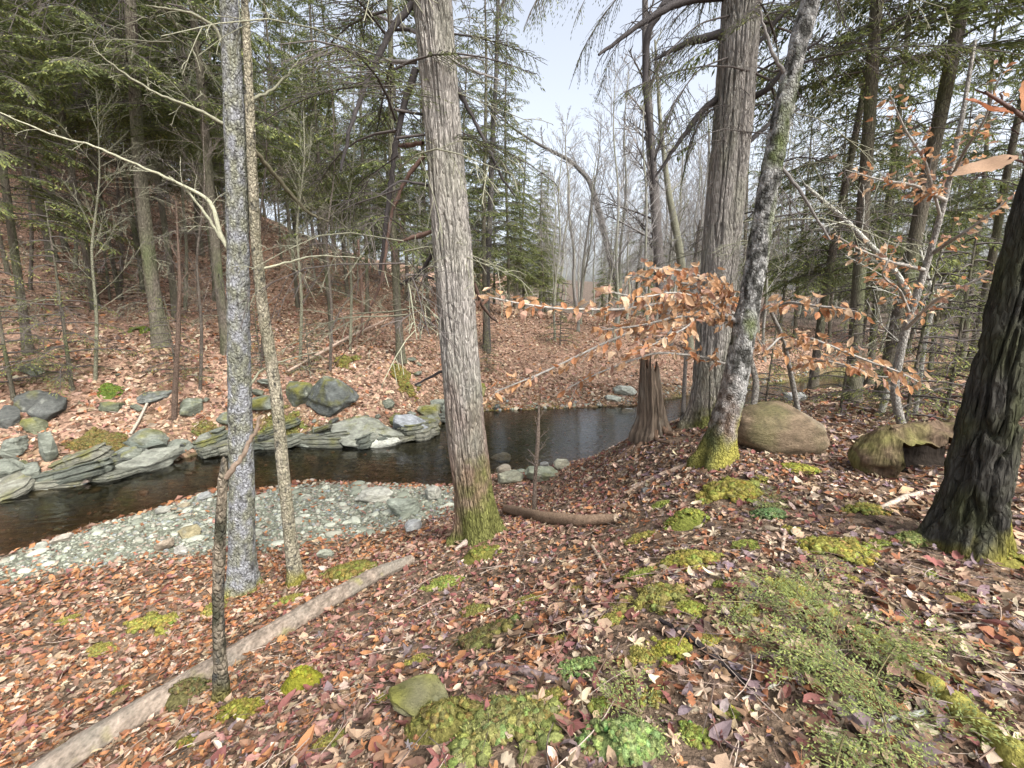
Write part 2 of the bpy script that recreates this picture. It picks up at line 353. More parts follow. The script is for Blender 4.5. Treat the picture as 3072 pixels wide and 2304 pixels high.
def needle_spray(path, rg, fol, wood, width=.32, step=.09, card=(.06, .11), cw=.012, cstep=.045, droop=.22, tone=0.0, r0=.012, start=.15, wcol=DARK_TWIG, gap=.0, bright=1.0):
    """one hemlock branch: a limb, flat side twigs, and needle cards on them"""
    path = np.asarray(path, float); d = np.linalg.norm(np.diff(path, axis=0), axis=1); L = d.sum(); cum = np.concatenate([[0], np.cumsum(d)]) / L
    if wood is not None:
        V, F = tube(path, np.linspace(r0, .003, len(path)), 4); wood.add(V, F, wcol * rg.uniform(.8, 1.2))
    n = max(4, int(L * (1 - start) / step * 2)); s = start + (1 - start) * (np.arange(n) + rg.uniform(0, 1, n)) / n
    if gap: s = s[vn(np.column_stack([s * 5, np.full(len(s), rg.uniform(0, 99))])) > gap - .5]
    n = len(s)
    if n == 0: return
    P = np.column_stack([np.interp(s, cum, path[:, k]) for k in range(3)])
    T = unit(np.column_stack([np.interp(s, cum, np.gradient(path, axis=0)[:, k]) for k in range(3)]))
    side = np.where(np.arange(n) % 2, 1, -1)
    D = rotz(T, side * rg.uniform(.6, 1.15, n)); D[:, 2] -= droop * rg.uniform(.3, 1.6, n); D = unit(D)
    TL = (width * L * (1.08 - s) ** .75 + .10) * rg.uniform(.55, 1.15, n)
    if wood is not None:
        for k in range(0, n):
            if TL[k] > .2:
                e = P[k] + D[k] * TL[k] * .85; e2 = e.copy(); e2[2] -= .02 * TL[k]
                V, F = tube(np.array([P[k], (P[k] + e2) / 2 + [0, 0, .02], e2]), np.array([.0035, .0028, .0015]) * min(1.6, r0 / .011), 3); wood.add(V, F, wcol)
    m = np.maximum(2, (TL / cstep).astype(int)); ti = np.repeat(np.arange(n), m)
    q = (np.concatenate([np.arange(k) for k in m]) + rg.uniform(0, 1, len(ti))) / m[ti]
    CPn = P[ti] + D[ti] * (TL[ti] * q)[:, None] + rg.normal(0, .008, (len(ti), 3)); CPn[:, 2] -= .05 * (TL[ti] * q) ** 2 * 3
    sd = np.where(rg.random(len(ti)) < .5, 1, -1)
    CD = rotz(D[ti], sd * rg.uniform(.25, 1.0, len(ti))); CD[:, 2] += rg.normal(-.12, .18, len(ti)); CD = unit(CD)
    NN = unit(np.column_stack([rg.normal(0, .35, len(ti)), rg.normal(0, .35, len(ti)), np.ones(len(ti))]))
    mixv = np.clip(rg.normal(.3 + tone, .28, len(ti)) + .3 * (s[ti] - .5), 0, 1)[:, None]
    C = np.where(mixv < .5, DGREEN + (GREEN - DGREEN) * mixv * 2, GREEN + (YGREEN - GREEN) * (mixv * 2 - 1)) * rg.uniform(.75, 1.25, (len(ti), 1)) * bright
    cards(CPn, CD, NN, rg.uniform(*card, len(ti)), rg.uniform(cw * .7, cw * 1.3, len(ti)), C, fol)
def side_twigs(path, rg, bag, col, r0, n=10, length=.5, ang=(.5, 1.1), depth=1, sag=.1, sides=3, start=.12, rmin=.0022, curl=.25):
    """bare branch with recursively forking side twigs"""
    path = np.asarray(path, float); V, F = tube(path, np.linspace(r0, max(rmin, r0 * .25), len(path)), sides + 1 if r0 > .01 else sides); bag.add(V, F, col * rg.uniform(.8, 1.2))
    if depth < 0 or n < 1: return
    d = np.linalg.norm(np.diff(path, axis=0), axis=1); cum = np.concatenate([[0], np.cumsum(d)]) / d.sum(); G_ = np.gradient(path, axis=0)
    for k in range(n):
        s = start + (1 - start) * (k + rg.uniform(0, 1)) / n
        p = np.array([np.interp(s, cum, path[:, j]) for j in range(3)]); t = unit(np.array([np.interp(s, cum, G_[:, j]) for j in range(3)]))
        ax = unit(np.cross(t, rg.normal(0, 1, 3))); a = rg.uniform(*ang); D = t * math.cos(a) + ax * math.sin(a)
        L = length * (1.1 - .75 * s) * rg.uniform(.45, 1.2); m = 4
        b2 = rg.normal(0, curl, 3); q = np.linspace(0, 1, m)[:, None]
        tw = p + D * L * q + b2 * L * .5 * q ** 2 + np.array([0, 0, -sag]) * L * q ** 2
        side_twigs(tw, rg, bag, col, max(rmin, r0 * .42), max(0, int(n * .45)) if depth > 0 else 0, L * .5, ang, depth - 1, sag, sides, .25, rmin, curl)
def bark_disp(amp, kf=7.0, kz=1.6, seed=0, fine=.35):
    def f(th, P, r):
        u = np.column_stack([np.cos(th) * r * kf * 4.2, np.sin(th) * r * kf * 4.2, P[:, 2] * kz])
        w = np.column_stack([fbm(u * .55 + 9, 2, seed + 5), fbm(u * .55 + 31, 2, seed + 7), np.zeros(len(u))]) * .8
        a = np.abs(fbm(u + w, 2, seed)); a = 1 - np.exp(-(a / .085) ** 2)
        return amp * (a - .8) + amp * fine * fbm(u * [3, 3, 4], 2, seed + 3) + r * .05 * vn(np.column_stack([np.cos(th) * 1.2, np.sin(th) * 1.2, P[:, 2] * .9]), seed + 13)
    return f
def trunk_colors(V, base, rg, alt=None, amt=.4, seed=0, moss=None, fade=None):
    nz = fbm(V * [14, 14, 4], 3, seed); C = np.tile(base, (len(V), 1)) * (1 + .28 * nz)[:, None]
    if alt is not None:
        w = np.clip(amt + 1.2 * fbm(V * [3, 3, 1.5], 3, seed + 40), 0, 1)[:, None]; C = C * (1 - w) + np.array(alt) * w * (1 + .2 * nz)[:, None]
    return C
# shared hemlock meshes ------------------------------------------------------------------
def hemlock_variant(k, Ht, h0, nb, Lmax, tone, dead, gap, card=(.10, .19), cw=.021, cstep=.05, step=.10):
    rg = np.random.default_rng(100 + k); fol, wood, tr = Bag(), Bag(), Bag()
    zs = np.linspace(0, 1, 26) ** 1.15 * Ht; bend = np.column_stack([.12 * np.sin(zs * .35 + k), .12 * np.cos(zs * .3 + 2 * k), zs]); bend[:, :2] -= bend[0, :2]
    r = .165 * min(1, Ht / 15) ** 1.3 * (1 - zs / Ht) ** .7 + .010; r[:3] *= [1.55, 1.2, 1.05]
    V, F = tube(bend, r, 12, bark_disp(.012, 5, 1.4, k)); tr.add(V, F, trunk_colors(V, np.array([.15, .13, .11]), rg, [.13, .145, .08], .25, k))
    for i in range(nb):
        f = (i + rg.random()) / nb; h = h0 + (Ht - h0) * f ** 1.2
        L = Lmax * (1 - .85 * f) * rg.uniform(.65, 1.12) + .3; az = i * 2.4 + rg.normal(0, .3)
        s = np.linspace(0, 1, 7); x = L * s; z = L * (.18 * s - .42 * s ** 2 * rg.uniform(.5, 1.3))
        wig = .05 * L * np.sin(s * rg.uniform(2, 5) + rg.uniform(0, 6)) * s
        P = np.column_stack([x * math.cos(az) - wig * math.sin(az), x * math.sin(az) + wig * math.cos(az), z])
        P += np.array([np.interp(h, zs, bend[:, 0]), np.interp(h, zs, bend[:, 1]), h])
        needle_spray(P, rg, fol, wood, .30, step, card, cw, cstep, .22, tone, .02, .14, DARK_TWIG, gap)
    for i in range(dead):
        h = rg.uniform(1.2, h0 + 2.5); L = rg.uniform(.6, 2.4); az = rg.uniform(0, 6.28); s = np.linspace(0, 1, 6)
        P = np.column_stack([L * s * math.cos(az), L * s * math.sin(az), h + L * (.1 * s - .35 * s ** 2) + .04 * np.sin(s * 7 + az)])
        P[:, 0] += np.interp(h, zs, bend[:, 0]); P[:, 1] += np.interp(h, zs, bend[:, 1])
        side_twigs(P, rg, wood, (PALE_TWIG if rg.random() < .4 else DARK_TWIG * 1.3) * rg.uniform(.6, 1.0), .012, 10, .6 * L ** .5, depth=1, sag=.3, rmin=.004)
    return (tr.mesh('hemlock_trunk', M_BARK), wood.mesh('hemlock_limbs', M_TWIG), fol.mesh('hemlock_crown', M_FOL))
HEM = [hemlock_variant(0, 18, 3.4, 105, 3.0, .12, 16, .12), hemlock_variant(1, 20, 4.4, 105, 3.2, .04, 18, .15), hemlock_variant(2, 13, 1.4, 85, 2.5, .25, 10, .1),
       hemlock_variant(3, 17, 4.0, 64, 3.0, -.05, 22, .36), hemlock_variant(4, 22, 6.5, 70, 3.4, -.02, 34, .28)]
YOUNG = [hemlock_variant(10, 5.0, .5, 40, 1.5, .3, 4, .15, (.05, .10), .011, .05, .09), hemlock_variant(11, 3.2, .3, 30, 1.15, .35, 3, .15, (.05, .09), .010, .05, .08)]
NEAR = hemlock_variant(20, 13, 3.4, 44, 2.6, .02, 26, .25, (.03, .06), .0048, .024, .05)
# shared bare broadleaf meshes ---------------------------------------------------------------
def bare_variant(k, Ht, r0, col, fork):
    rg = np.random.default_rng(300 + k); tr, tw = Bag(), Bag()
    zs = np.linspace(0, Ht, 18); P = np.column_stack([.35 * np.sin(zs * .25 + k) + .1 * np.sin(zs * .9), .3 * np.cos(zs * .22 + 2 * k) + .1 * np.cos(zs * 1.1 + k), zs]); P[:, :2] -= P[0, :2]
    r = r0 * (1 - zs / Ht) ** .75 + .012; r[0] *= 1.4
    V, F = tube(P, r, 8, bark_disp(.006, 6, 2.5, k)); tr.add(V, F, trunk_colors(V, col, rg, col * [1.1, 1.2, .9], .3, k))
    for i in range(fork):
        f = .22 + .76 * (i + rg.random()) / fork; h = f * Ht; L = (Ht * .34 * (1.15 - f)) * rg.uniform(.6, 1.2); az = i * 2.4 + rg.normal(0, .4)
        s = np.linspace(0, 1, 7); x = L * s * .72; z = h + L * (.85 * s + .1 * s ** 2)
        p = np.column_stack([x * math.cos(az), x * math.sin(az), z]) + np.cumsum(rg.normal(0, .035 * L, (7, 3)), 0) * s[:, None]
        p[:, 0] += np.interp(h, zs, P[:, 0]); p[:, 1] += np.interp(h, zs, P[:, 1])
        side_twigs(p, rg, tw, col * .9, max(.02, r0 * .28 * (1.1 - f)), 13, L * .42, (.35, .9), 1, -.12, 3, .15, .006)
    return (tr.mesh('bare_trunk', M_LICHEN), tw.mesh('bare_limbs', M_TWIG))
BARE = [bare_variant(0, 17, .15, np.array([.24, .23, .22]), 22), bare_variant(1, 15, .11, np.array([.28, .27, .26]), 20), bare_variant(2, 19, .18, np.array([.20, .19, .18]), 24), bare_variant(3, 13, .08, np.array([.26, .25, .23]), 20)]
def place_tree(kind, variants, k, x, y, s, label, cat, group, lean=(0, 0), thick=1.0, rz=None):
    t = thing(kind, label, cat, (x, y, tz(x, y) - .08), group)
    t.rotation_euler = (lean[0], lean[1], rng.uniform(0, 6.28) if rz is None else rz); t.scale = (s * thick, s * thick, s)
    names = ('trunk', 'limbs', 'crown')
    for nm, me in zip(names, variants[k]): 
        o = obj(nm, me, t)
        if nm != 'trunk' and thick != 1: o.scale = (1 / thick, 1 / thick, 1)
    return t
# ---------------------------------------------------------------- the forest behind
def hem_px(px, py, s, k, label, thick=1.0, lean=(0, 0)):
    p = G(px, py); return place_tree('hemlock_tree', HEM, k, p[0], p[1], s, label, 'tree', None, lean, thick, 0.0 if lean != (0, 0) else None)
hem_px(162, 344, 1.0, 4, 'stout hemlock with a flared mossy foot above the rocks on the left far bank', 1.05, (0, R(2)))
hem_px(228, 352, .95, 4, 'dark hemlock trunk just behind the lichened twin stems on far bank', .85)
hem_px(401, 361, .95, 3, 'hemlock with clawing bare roots above yellow moss on the far bank', .85, (0, R(1)))
hem_px(28, 352, .8, 1, 'leftmost hemlock trunk low on the far bank slope', .7, (0, R(5)))
hem_px(145, 262, .95, 1, 'thick hemlock trunk standing mid slope on the left hillside', 1.0)
hem_px(218, 300, 1.0, 4, 'knobbly hemlock trunk with many snapped branch stubs on hillside', .85)
hem_px(487, 352, .9, 3, 'dark hemlock trunk close to the right of the big furrowed hemlock', .75)
hem_px(508, 318, .85, 1, 'hemlock over the far leaf slope with drooping dark boughs', .7)
hem_px(853, 402, 1.0, 4, 'straight grey hemlock behind the boulder among copper leaves', .72, (0, R(-6)))
hem_px(884, 396, 1.05, 4, 'leaning hemlock wrapped in copper leaves right of the straight grey one', .78, (0, R(1)))
hem_px(962, 362, 1.1, 4, 'pale grey hemlock trunk left of the dark mossy foreground trunk', .9, (0, R(-5)))
hem_px(829, 352, .9, 3, 'slim dark hemlock trunk behind the band of copper leaves', .65, (0, R(-4)))
hem_px(795, 338, .9, 3, 'distant slim hemlock right of the leaning scaly tree', .7, (0, R(-3)))
hem_px(930, 372, .95, 3, 'hemlock between the copper-leaved one and pale grey trunk', .7, (0, R(-2)))
# stands of look-alikes
placed = [tuple(o.location[:2]) for o in COL.objects if o.name.startswith('hemlock_tree')]
def scatter_trees(n, xr, yr, ok, dmin, fn):
    c = 0; tries = 0
    while c < n and tries < n * 60:
        tries += 1; x, y = rng.uniform(*xr), rng.uniform(*yr)
        q = np.array([[x, y]])
        if not ok(x, y) or inpoly(q, water_poly)[0] or min(seg_dist(q, FE)[0], seg_dist(q, NE)[0]) < 1.6: continue
        if min([math.hypot(x - a, y - b) for a, b in placed] + [9e9]) < dmin: continue
        placed.append((x, y)); fn(x, y); c += 1
az = lambda x, y: x / y
side_far = lambda x, y: y > np.interp(x, FE[:, 0], FE[:, 1])
LOOK = {0: 'full-skirted', 1: 'tall leafy', 2: 'short bushy', 3: 'thin-crowned', 4: 'high-crowned'}
def where_left(x, y):
    u = 512 + FPX * x / y; d = math.hypot(x, y)
    a = 'at the left edge' if u < 110 else 'left of the crusty grey tree' if u < 225 else 'behind the twin lichened stems' if u < 305 else 'left of the big furrowed hemlock' if u < 430 else 'behind the big furrowed hemlock'
    return ('low on the hillside ' if d < 22 else 'mid slope on the hillside ' if d < 34 else 'high up the hillside ') + a
def where_right(x, y):
    u = 512 + FPX * x / y; d = math.hypot(x, y)
    a = 'above the furrowed hemlock side of the pool' if u < 560 else 'above the middle of the pool' if u < 640 else 'behind the broken stump' if u < 720 else 'right of the leaning scaly tree' if u < 830 else 'behind the straight grey hemlock' if u < 900 else 'behind the dark right-hand trunk'
    return ('near ' if d < 25 else 'far ' if d < 45 else 'farthest ') , a
def hem(k, x, y, s, th, left):
    if left: lab, gr = f'{LOOK[k]} hemlock {where_left(x, y)}', 'hemlocks crowding the left hillside'
    else: n_, a_ = where_right(x, y); lab, gr = f'{n_}{LOOK[k]} hemlock {a_}', 'hemlocks beyond the pool and on the right'
    place_tree('hemlock_tree', HEM, k, x, y, s, lab, 'tree', gr, (rng.normal(0, .03), rng.normal(0, .03)), th)
def bare(k, x, y, s, th=1.0):
    n_, a_ = where_right(x, y); place_tree('bare_tree', BARE, k, x, y, s, f'{n_}bare {["grey", "pale", "dark", "slender"][k]} broadleaf tree {a_}', 'tree', 'bare trees beyond the stream', (rng.normal(0, .06), rng.normal(0, .06)), th)
scatter_trees(26, (-26, -1), (14, 34), lambda x, y: side_far(x, y) and -1.3 < az(x, y) < -.05, 1.7, lambda x, y: hem(4, x, y, rng.uniform(.75, 1.0), rng.uniform(.4, .7), True))
scatter_trees(88, (-58, -1), (17, 66), lambda x, y: side_far(x, y) and -1.35 < az(x, y) < -.04, 2.1, lambda x, y: hem(int(rng.choice([0, 0, 1, 1, 2, 3, 4])), x, y, rng.uniform(.75, 1.1), rng.uniform(.55, .95), True))
scatter_trees(9, (-4, 7), (24, 60), lambda x, y: -.06 < az(x, y) < .08, 2.5, lambda x, y: hem(int(rng.choice([0, 1, 2])), x, y, rng.uniform(.7, 1.0), .8, False))
scatter_trees(9, (4, 24), (30, 60), lambda x, y: .13 < az(x, y) < .5, 2.5, lambda x, y: hem(int(rng.choice([2, 2, 3])), x, y, rng.uniform(.5, .8), .8, False))
scatter_trees(36, (7, 70), (11, 52), lambda x, y: .52 < az(x, y) < 1.6 and math.hypot(x, y) > 14, 2.6, lambda x, y: hem(int(rng.choice([1, 3, 3, 4, 0])), x, y, rng.uniform(.7, 1.0), rng.uniform(.6, .9), False))
scatter_trees(22, (2, 18), (20, 32), lambda x, y: .1 < az(x, y) < .62 and side_far(x, y), 1.8, lambda x, y: bare(int(rng.choice([0, 1, 3])), x, y, rng.uniform(.6, .95), .8))
scatter_trees(60, (2, 110), (60, 120), lambda x, y: .0 < az(x, y) < 1.3, 2.2, lambda x, y: bare(int(rng.choice([0, 1, 3])), x, y, rng.uniform(.8, 1.1), 1.2))
scatter_trees(85, (-4, 90), (26, 90), lambda x, y: .03 < az(x, y) < 1.3, 1.6, lambda x, y: bare(int(rng.integers(0, 4)), x, y, rng.uniform(.7, 1.15)))
scatter_trees(12, (-30, -2), (14, 40), lambda x, y: side_far(x, y) and -1.3 < az(x, y) < -.1, 1.5,
    lambda x, y: place_tree('bare_tree', BARE, 3, x, y, rng.uniform(.5, .9), 'thin bare sapling ' + where_left(x, y), 'tree', 'bare saplings on the hillside', (rng.normal(0, .08), rng.normal(0, .08)), .7))

# ---------------------------------------------------------------- foreground trees
HBARK = np.array([.27, .255, .235]); HBROWN = np.array([.20, .135, .10]); MOSSG = np.array([.13, .135, .045]); MOSSY = np.array([.20, .185, .045])
def px_path(pts, Y0, lean=0.0):
    """pixel points (x, y, width) on the upright plane through Y0 -> world points and radii"""
    P = []; r = []
    for a in pts:
        p = at_Y(a[0], a[1], Y0); 
        P.append(p); r.append((a[2] if len(a) > 2 else 4) / 2 / FPX * depth(p) / math.hypot(1, (a[0] - 512) / FPX) ** .9)
    return np.array(P), np.array(r)
def big_trunk(root, pts, Y0, top, n, ringstep, disp, color, mat, flare=.5, lobes=5, seed=0, cap=False):
    P, r = px_path(pts, Y0); base = P[0].copy()
    if top:
        d = unit(P[-1] - P[-2]); d = unit(d * [.6, .6, 1]); k = (top - P[-1][2]) / d[2]
        P = np.vstack([P, P[-1] + d * k * .5, P[-1] + d * k]); r = np.concatenate([r, [r[-1] * .72, .03]])
    L = np.concatenate([[0], np.cumsum(np.linalg.norm(np.diff(P, axis=0), axis=1))])
    vis = min(L[-1], L[len(pts) - 1] + .4)
    s = np.concatenate([np.arange(0, vis, ringstep), np.linspace(vis, L[-1], 14)[0 if top else 13:]])
    Q = np.column_stack([np.interp(s, L, P[:, j]) for j in range(3)]); rr = np.interp(s, L, r)
    w = max(3, int(.35 / ringstep)) | 1; ker = np.hanning(w + 2)[1:-1]; ker /= ker.sum()
    pad = w // 2
    for j in range(3):
        e = np.concatenate([2 * Q[0, j] - Q[1:pad + 1, j][::-1], Q[:, j], 2 * Q[-1, j] - Q[-pad - 1:-1, j][::-1]]); Q[:, j] = np.convolve(e, ker, 'valid')
    def dd(th, PP, ra):
        h = PP[:, 2] - base[2]; fl = flare * ra * (np.exp(-np.maximum(h, 0) / .13) + .35 * np.exp(-np.maximum(h, 0) / .4)) * (.5 + .5 * np.cos(lobes * th + seed + 1.3 * np.sin(th * 2)))
        return disp(th, PP, ra) + fl
    Q = np.vstack([Q[0] - [0, 0, .35], Q]); rr = np.concatenate([[rr[0] * 1.1], rr])
    V, F = tube(Q, rr, n, dd)
    b = Bag(); b.add(V, F, color(V, base))
    if cap:
        c = len(V); V2 = np.vstack([V[-n:], Q[-1:] + [0, 0, .02]]); b.add(V2, np.array([[i, (i + 1) % n, n] for i in range(n)]), color(V2, base))
    return obj('trunk', b.mesh('trunk', mat, base), root), base, Q
def col_hemlock(base_c, brown, h_brown, moss_h, moss_dir, seed, mossc=MOSSG):
    def f(V, b):
        h = V[:, 2] - b[2]; nz = fbm(V * [10, 10, 3], 3, seed); C = np.tile(base_c, (len(V), 1)) * (1 + .22 * nz)[:, None]
        w = np.clip((h_brown - h) / 1.0 + .8 * fbm(V * [4, 4, 1.5], 3, seed + 2), 0, 1)[:, None]; C = C * (1 - w) + brown * w * (1 + .25 * nz)[:, None]
        g = np.clip(.18 + .9 * fbm(V * [5, 5, 2], 3, seed + 8), 0, .55)[:, None]; C = C * (1 - g * .5) + np.array([.17, .19, .11]) * g * .5
        sd = (V - b)[:, :2] @ np.array(moss_dir); m = np.clip((moss_h - h) / (moss_h * .6) + sd * 3.0 - .25 + 1.1 * fbm(V * 6, 3, seed + 4), 0, 1)[:, None] * (h < moss_h * 1.5)[:, None]
        return C * (1 - m) + mossc * (1 + .4 * fbm(V * 18, 2, seed + 6))[:, None] * m
    return f
def branch_px(root, base, pts, Y, col, n=8, length=.35, rg=None, name='branch', depth_=1, mat=None, sides=5, sag=.1, Y1=None):
    """a limb through pixel points (x, y, width) on depth Y (to Y1 at its tip), its own mesh under the tree"""
    rg = rg or rng; m = len(pts); Ys = np.linspace(Y, Y if Y1 is None else Y1, m); P = np.array([at_Y(a[0], a[1], yy) for a, yy in zip(pts, Ys)])
    r = np.array([a[2] / 2 / FPX * depth(p) for a, p in zip(pts, P)]); Q, rr = resample(P, max(8, 5 * m), r)
    Q[2:-1] += rg.normal(0, .004, (len(Q) - 3, 3))
    b = Bag(); V, F = tube(Q, rr, sides + 2, lambda th, PP, ra: ra * .22 * fbm(PP * 25, 2, 3)); b.add(V, F, col * (1 + .25 * fbm(V * 20, 2, 4))[:, None])
    if n: 
        tmp = Bag(); side_twigs(Q, rg, tmp, col, float(rr.mean()) * .45, n, length, depth=depth_, sag=sag); b2 = tmp
        for v, c in zip(b2.V[1:], b2.C[1:]): pass
        off = len(b2.V[0])
        for q in b2.Q[1:]: pass
        b.V += b2.V; b.C += b2.C; b.Q += [q + b.n for q in b2.Q]; b.n += b2.n
    return obj(name, b.mesh(name, mat or M_TWIG, base), root), Q
def add_crown(root, base, k, z0, s=1.0, dx=0, dy=0, rz=0.0):
    for nm, me in (('limbs', NEAR[1]), ('crown', NEAR[2])):
        o = obj(nm, me, root, (dx, dy, z0)); o.scale = (s, s, s); o.rotation_euler = (0, 0, rz)

# the big furrowed hemlock in the middle
rgm = np.random.default_rng(41)
b0 = G(479, 534); Ym = b0[1]
T1 = thing('hemlock_tree', 'big furrowed hemlock leaning left at the bank edge in the middle', 'tree', b0)
_, base1, ax1 = big_trunk(T1, [(479, 534, 42), (473, 490, 38), (466, 430, 37), (458, 340, 37), (453, 260, 37), (447, 180, 36.5), (440, 90, 37), (432, 0, 38)], Ym, 15, 190, .015,
    bark_disp(.026, 5, 1.1, 3), col_hemlock(HBARK * 1.1, HBROWN * 1.15, 1.7, .95, (.9, -.45), 3), M_BARK, .42, 5, 1)
DKB = np.array([.06, .055, .055]); RDB = np.array([.12, .08, .065]); GRB = np.array([.22, .21, .20])
for pts, c, n, ln in [
    ([(418, 33, 4), (392, 22, 3.5), (366, 10, 2)], GRB, 3, .2), ([(416, 62, 4.5), (385, 61, 4), (355, 60, 2.5)], GRB, 2, .15),
    ([(412, 4, 7), (395, 24, 6.5), (376, 60, 5.5), (362, 95, 4.5), (350, 130, 4), (341, 170, 2.5)], DKB, 7, .4),
    ([(416, 68, 7), (406, 100, 6.5), (398, 130, 5.5), (393, 165, 5), (389, 200, 4.5), (384, 240, 4), (380, 275, 3)], DKB, 6, .35),
    ([(424, 156, 4.5), (412, 170, 4.5), (402, 186, 4), (391, 214, 3.4), (386, 250, 2.8), (381, 285, 2.4), (371, 305, 2), (369, 322, 1.6), (350, 345, 1.2), (330, 372, .8)], RDB, 12, .35),
    ([(423, 143, 4), (408, 145, 5), (393, 147, 1.5)], RDB, 0, 0), ([(433, 231, 4), (418, 236, 5), (398, 242, 1.5)], RDB * 1.15, 0, 0),
    ([(432, 255, 4), (424, 268, 4), (415, 278, 3.5), (400, 284, 2)], DKB, 3, .15), ([(428, 185, 3), (400, 180, 2), (380, 195, 1.2)], DKB, 4, .25),
    ([(457, 88, 5), (470, 112, 4), (487, 146, 3.2), (500, 175, 2.4), (515, 196, 1.5)], DKB, 6, .4),
    ([(455, 58, 2.5), (470, 57, 2), (486, 60, 1)], GRB, 2, .1), ([(455, 62, 3), (475, 72, 2.4), (500, 80, 1.2)], GRB, 4, .25), ([(474, 283, 4), (482, 305, 3.5), (492, 318, 2.6), (497, 322, 1.5)], RDB * .8, 3, .25),
    ([(458, 320, 2.5), (440, 318, 2), (420, 330, 1.2)], RDB, 2, .2), ([(462, 360, 4), (440, 372, 3), (415, 385, 2)], DKB, 4, .25)]:
    branch_px(T1, base1, pts, Ym - .02, c, n, ln, rgm, Y1=Ym + rgm.uniform(-.5, .6))
add_crown(T1, base1, 3, 1.6, .8, -.75, 0)

# lichened twin stems on the left
b2 = G(243, 590); Y2 = b2[1]
LICH = np.array([.24, .25, .19]); LGREY = np.array([.27, .28, .30])
def col_lichen(c1, c2, seed, moss_h=.3, mossc=MOSSY):
    def f(V, b):
        h = V[:, 2] - b[2]; w = np.clip(.5 + 1.6 * fbm(V * [16, 16, 9], 3, seed), 0, 1)[:, None]; C = c1 * (1 - w) + c2 * w
        k = np.clip(2.2 * fbm(V * [30, 30, 20], 2, seed + 3) - .35, 0, 1)[:, None]; C = C * (1 - k) + np.array([.06, .06, .055]) * k
        m = np.clip((moss_h - h) / (moss_h * .7) + .8 * fbm(V * 8, 2, seed + 5), 0, 1)[:, None] * (h < 2 * moss_h)[:, None]
        return C * (1 - m) + mossc * m
    return f
lich_disp = lambda amp, seed: (lambda th, P, r: amp * fbm(np.column_stack([np.cos(th) * r * 30, np.sin(th) * r * 30, P[:, 2] * 14]), 3, seed) + r * .06 * vn(np.column_stack([np.cos(th), np.sin(th), P[:, 2] * 1.3]), seed + 2))
T2 = thing('lichen_tree', 'tall straight tree with crusty grey lichen bark beside the gravel bar', 'tree', b2)
_, base2, ax2 = big_trunk(T2, [(244, 590, 29), (243, 540, 26), (243, 470, 25), (241, 390, 23.5), (240, 320, 23), (239, 240, 23), (237, 160, 22), (234, 80, 21), (231, 0, 20)], Y2, 13, 64, .025,
    lich_disp(.012, 5), col_lichen(np.array([.20, .205, .16]), LGREY * .95, 5, .12), M_LICHEN, .45, 4, 2)
add_crown(T2, base2, 3, 5.0, .6, 0, 0)
b3 = G(296, 584); Y3 = b3[1]
T3 = thing('lichen_tree', 'slender crooked pale stem beside the crusty grey tree', 'tree', b3)
_, base3, ax3 = big_trunk(T3, [(297, 584, 15), (292, 545, 13), (284, 470, 12.5), (278, 400, 12), (270, 345, 12), (263, 300, 11.5), (257, 240, 11), (253, 160, 10), (250, 80, 9), (246, 0, 8)], Y3, 10, 40, .025,
    lich_disp(.006, 15), col_lichen(np.array([.23, .215, .155]), np.array([.30, .275, .21]), 15, .22), M_LICHEN, .5, 3, 4)
for root, base, pts, Y, c in [
    (T2, base2, [(243, 262, 4), (225, 245, 4.5), (212, 200, 4), (190, 188, 3), (150, 170, 2.5), (100, 148, 2), (50, 134, 1.6), (0, 112, 1.2)], Y2, PALE_TWIG * 1.2),
    (T2, base2, [(230, 250, 2.6), (212, 222, 3), (190, 192, 2), (170, 176, 1)], Y2, PALE_TWIG),
    (T2, base2, [(236, 130, 4), (200, 110, 3), (160, 95, 2.2), (120, 70, 1.6), (95, 50, 1)], Y2, PALE_TWIG * .9),
    (T2, base2, [(233, 60, 4), (215, 25, 3), (190, 12, 2.2), (150, 6, 1.4)], Y2, PALE_TWIG * .8),
    (T2, base2, [(244, 395, 3), (262, 370, 2.2), (285, 360, 1.4), (320, 352, 1)], Y2, PALE_TWIG),
    (T3, base3, [(255, 150, 4.5), (272, 170, 4.5), (290, 192, 4), (308, 212, 3), (330, 222, 2)], Y3, np.array([.13, .12, .08])),
    (T3, base3, [(258, 270, 2.5), (290, 262, 2), (320, 255, 1.5), (360, 258, 1)], Y3, PALE_TWIG * 1.2),
    (T3, base3, [(252, 100, 3), (275, 90, 2.5), (300, 60, 2), (330, 50, 1)], Y3, PALE_TWIG * .7)]:
    branch_px(root, base, pts, Y, c, 9, .45, rgm, Y1=Y + rgm.uniform(-.6, .9), sag=.2)
# snapped mossy pole in front
b4 = G(222, 700); Y4 = b4[1]
T4 = thing('snapped_pole', 'thin snapped dead stem standing behind the pale fallen log', 'dead stem', b4)
_, base4, _ = big_trunk(T4, [(222, 702, 16), (220, 660, 13), (218, 610, 12), (219, 560, 12), (221, 520, 11), (223, 480, 10), (224, 462, 5)], Y4, 0, 36, .02,
    lich_disp(.007, 25), col_lichen(np.array([.05, .05, .035]), np.array([.20, .17, .13]), 25, .16, np.array([.13, .12, .04])), M_LICHEN, .35, 3, 1, True)
branch_px(T4, base4, [(226, 480, 6), (240, 462, 5), (252, 440, 4), (262, 418, 2.5)], Y4, np.array([.22, .17, .13]), 0, 0, rgm)

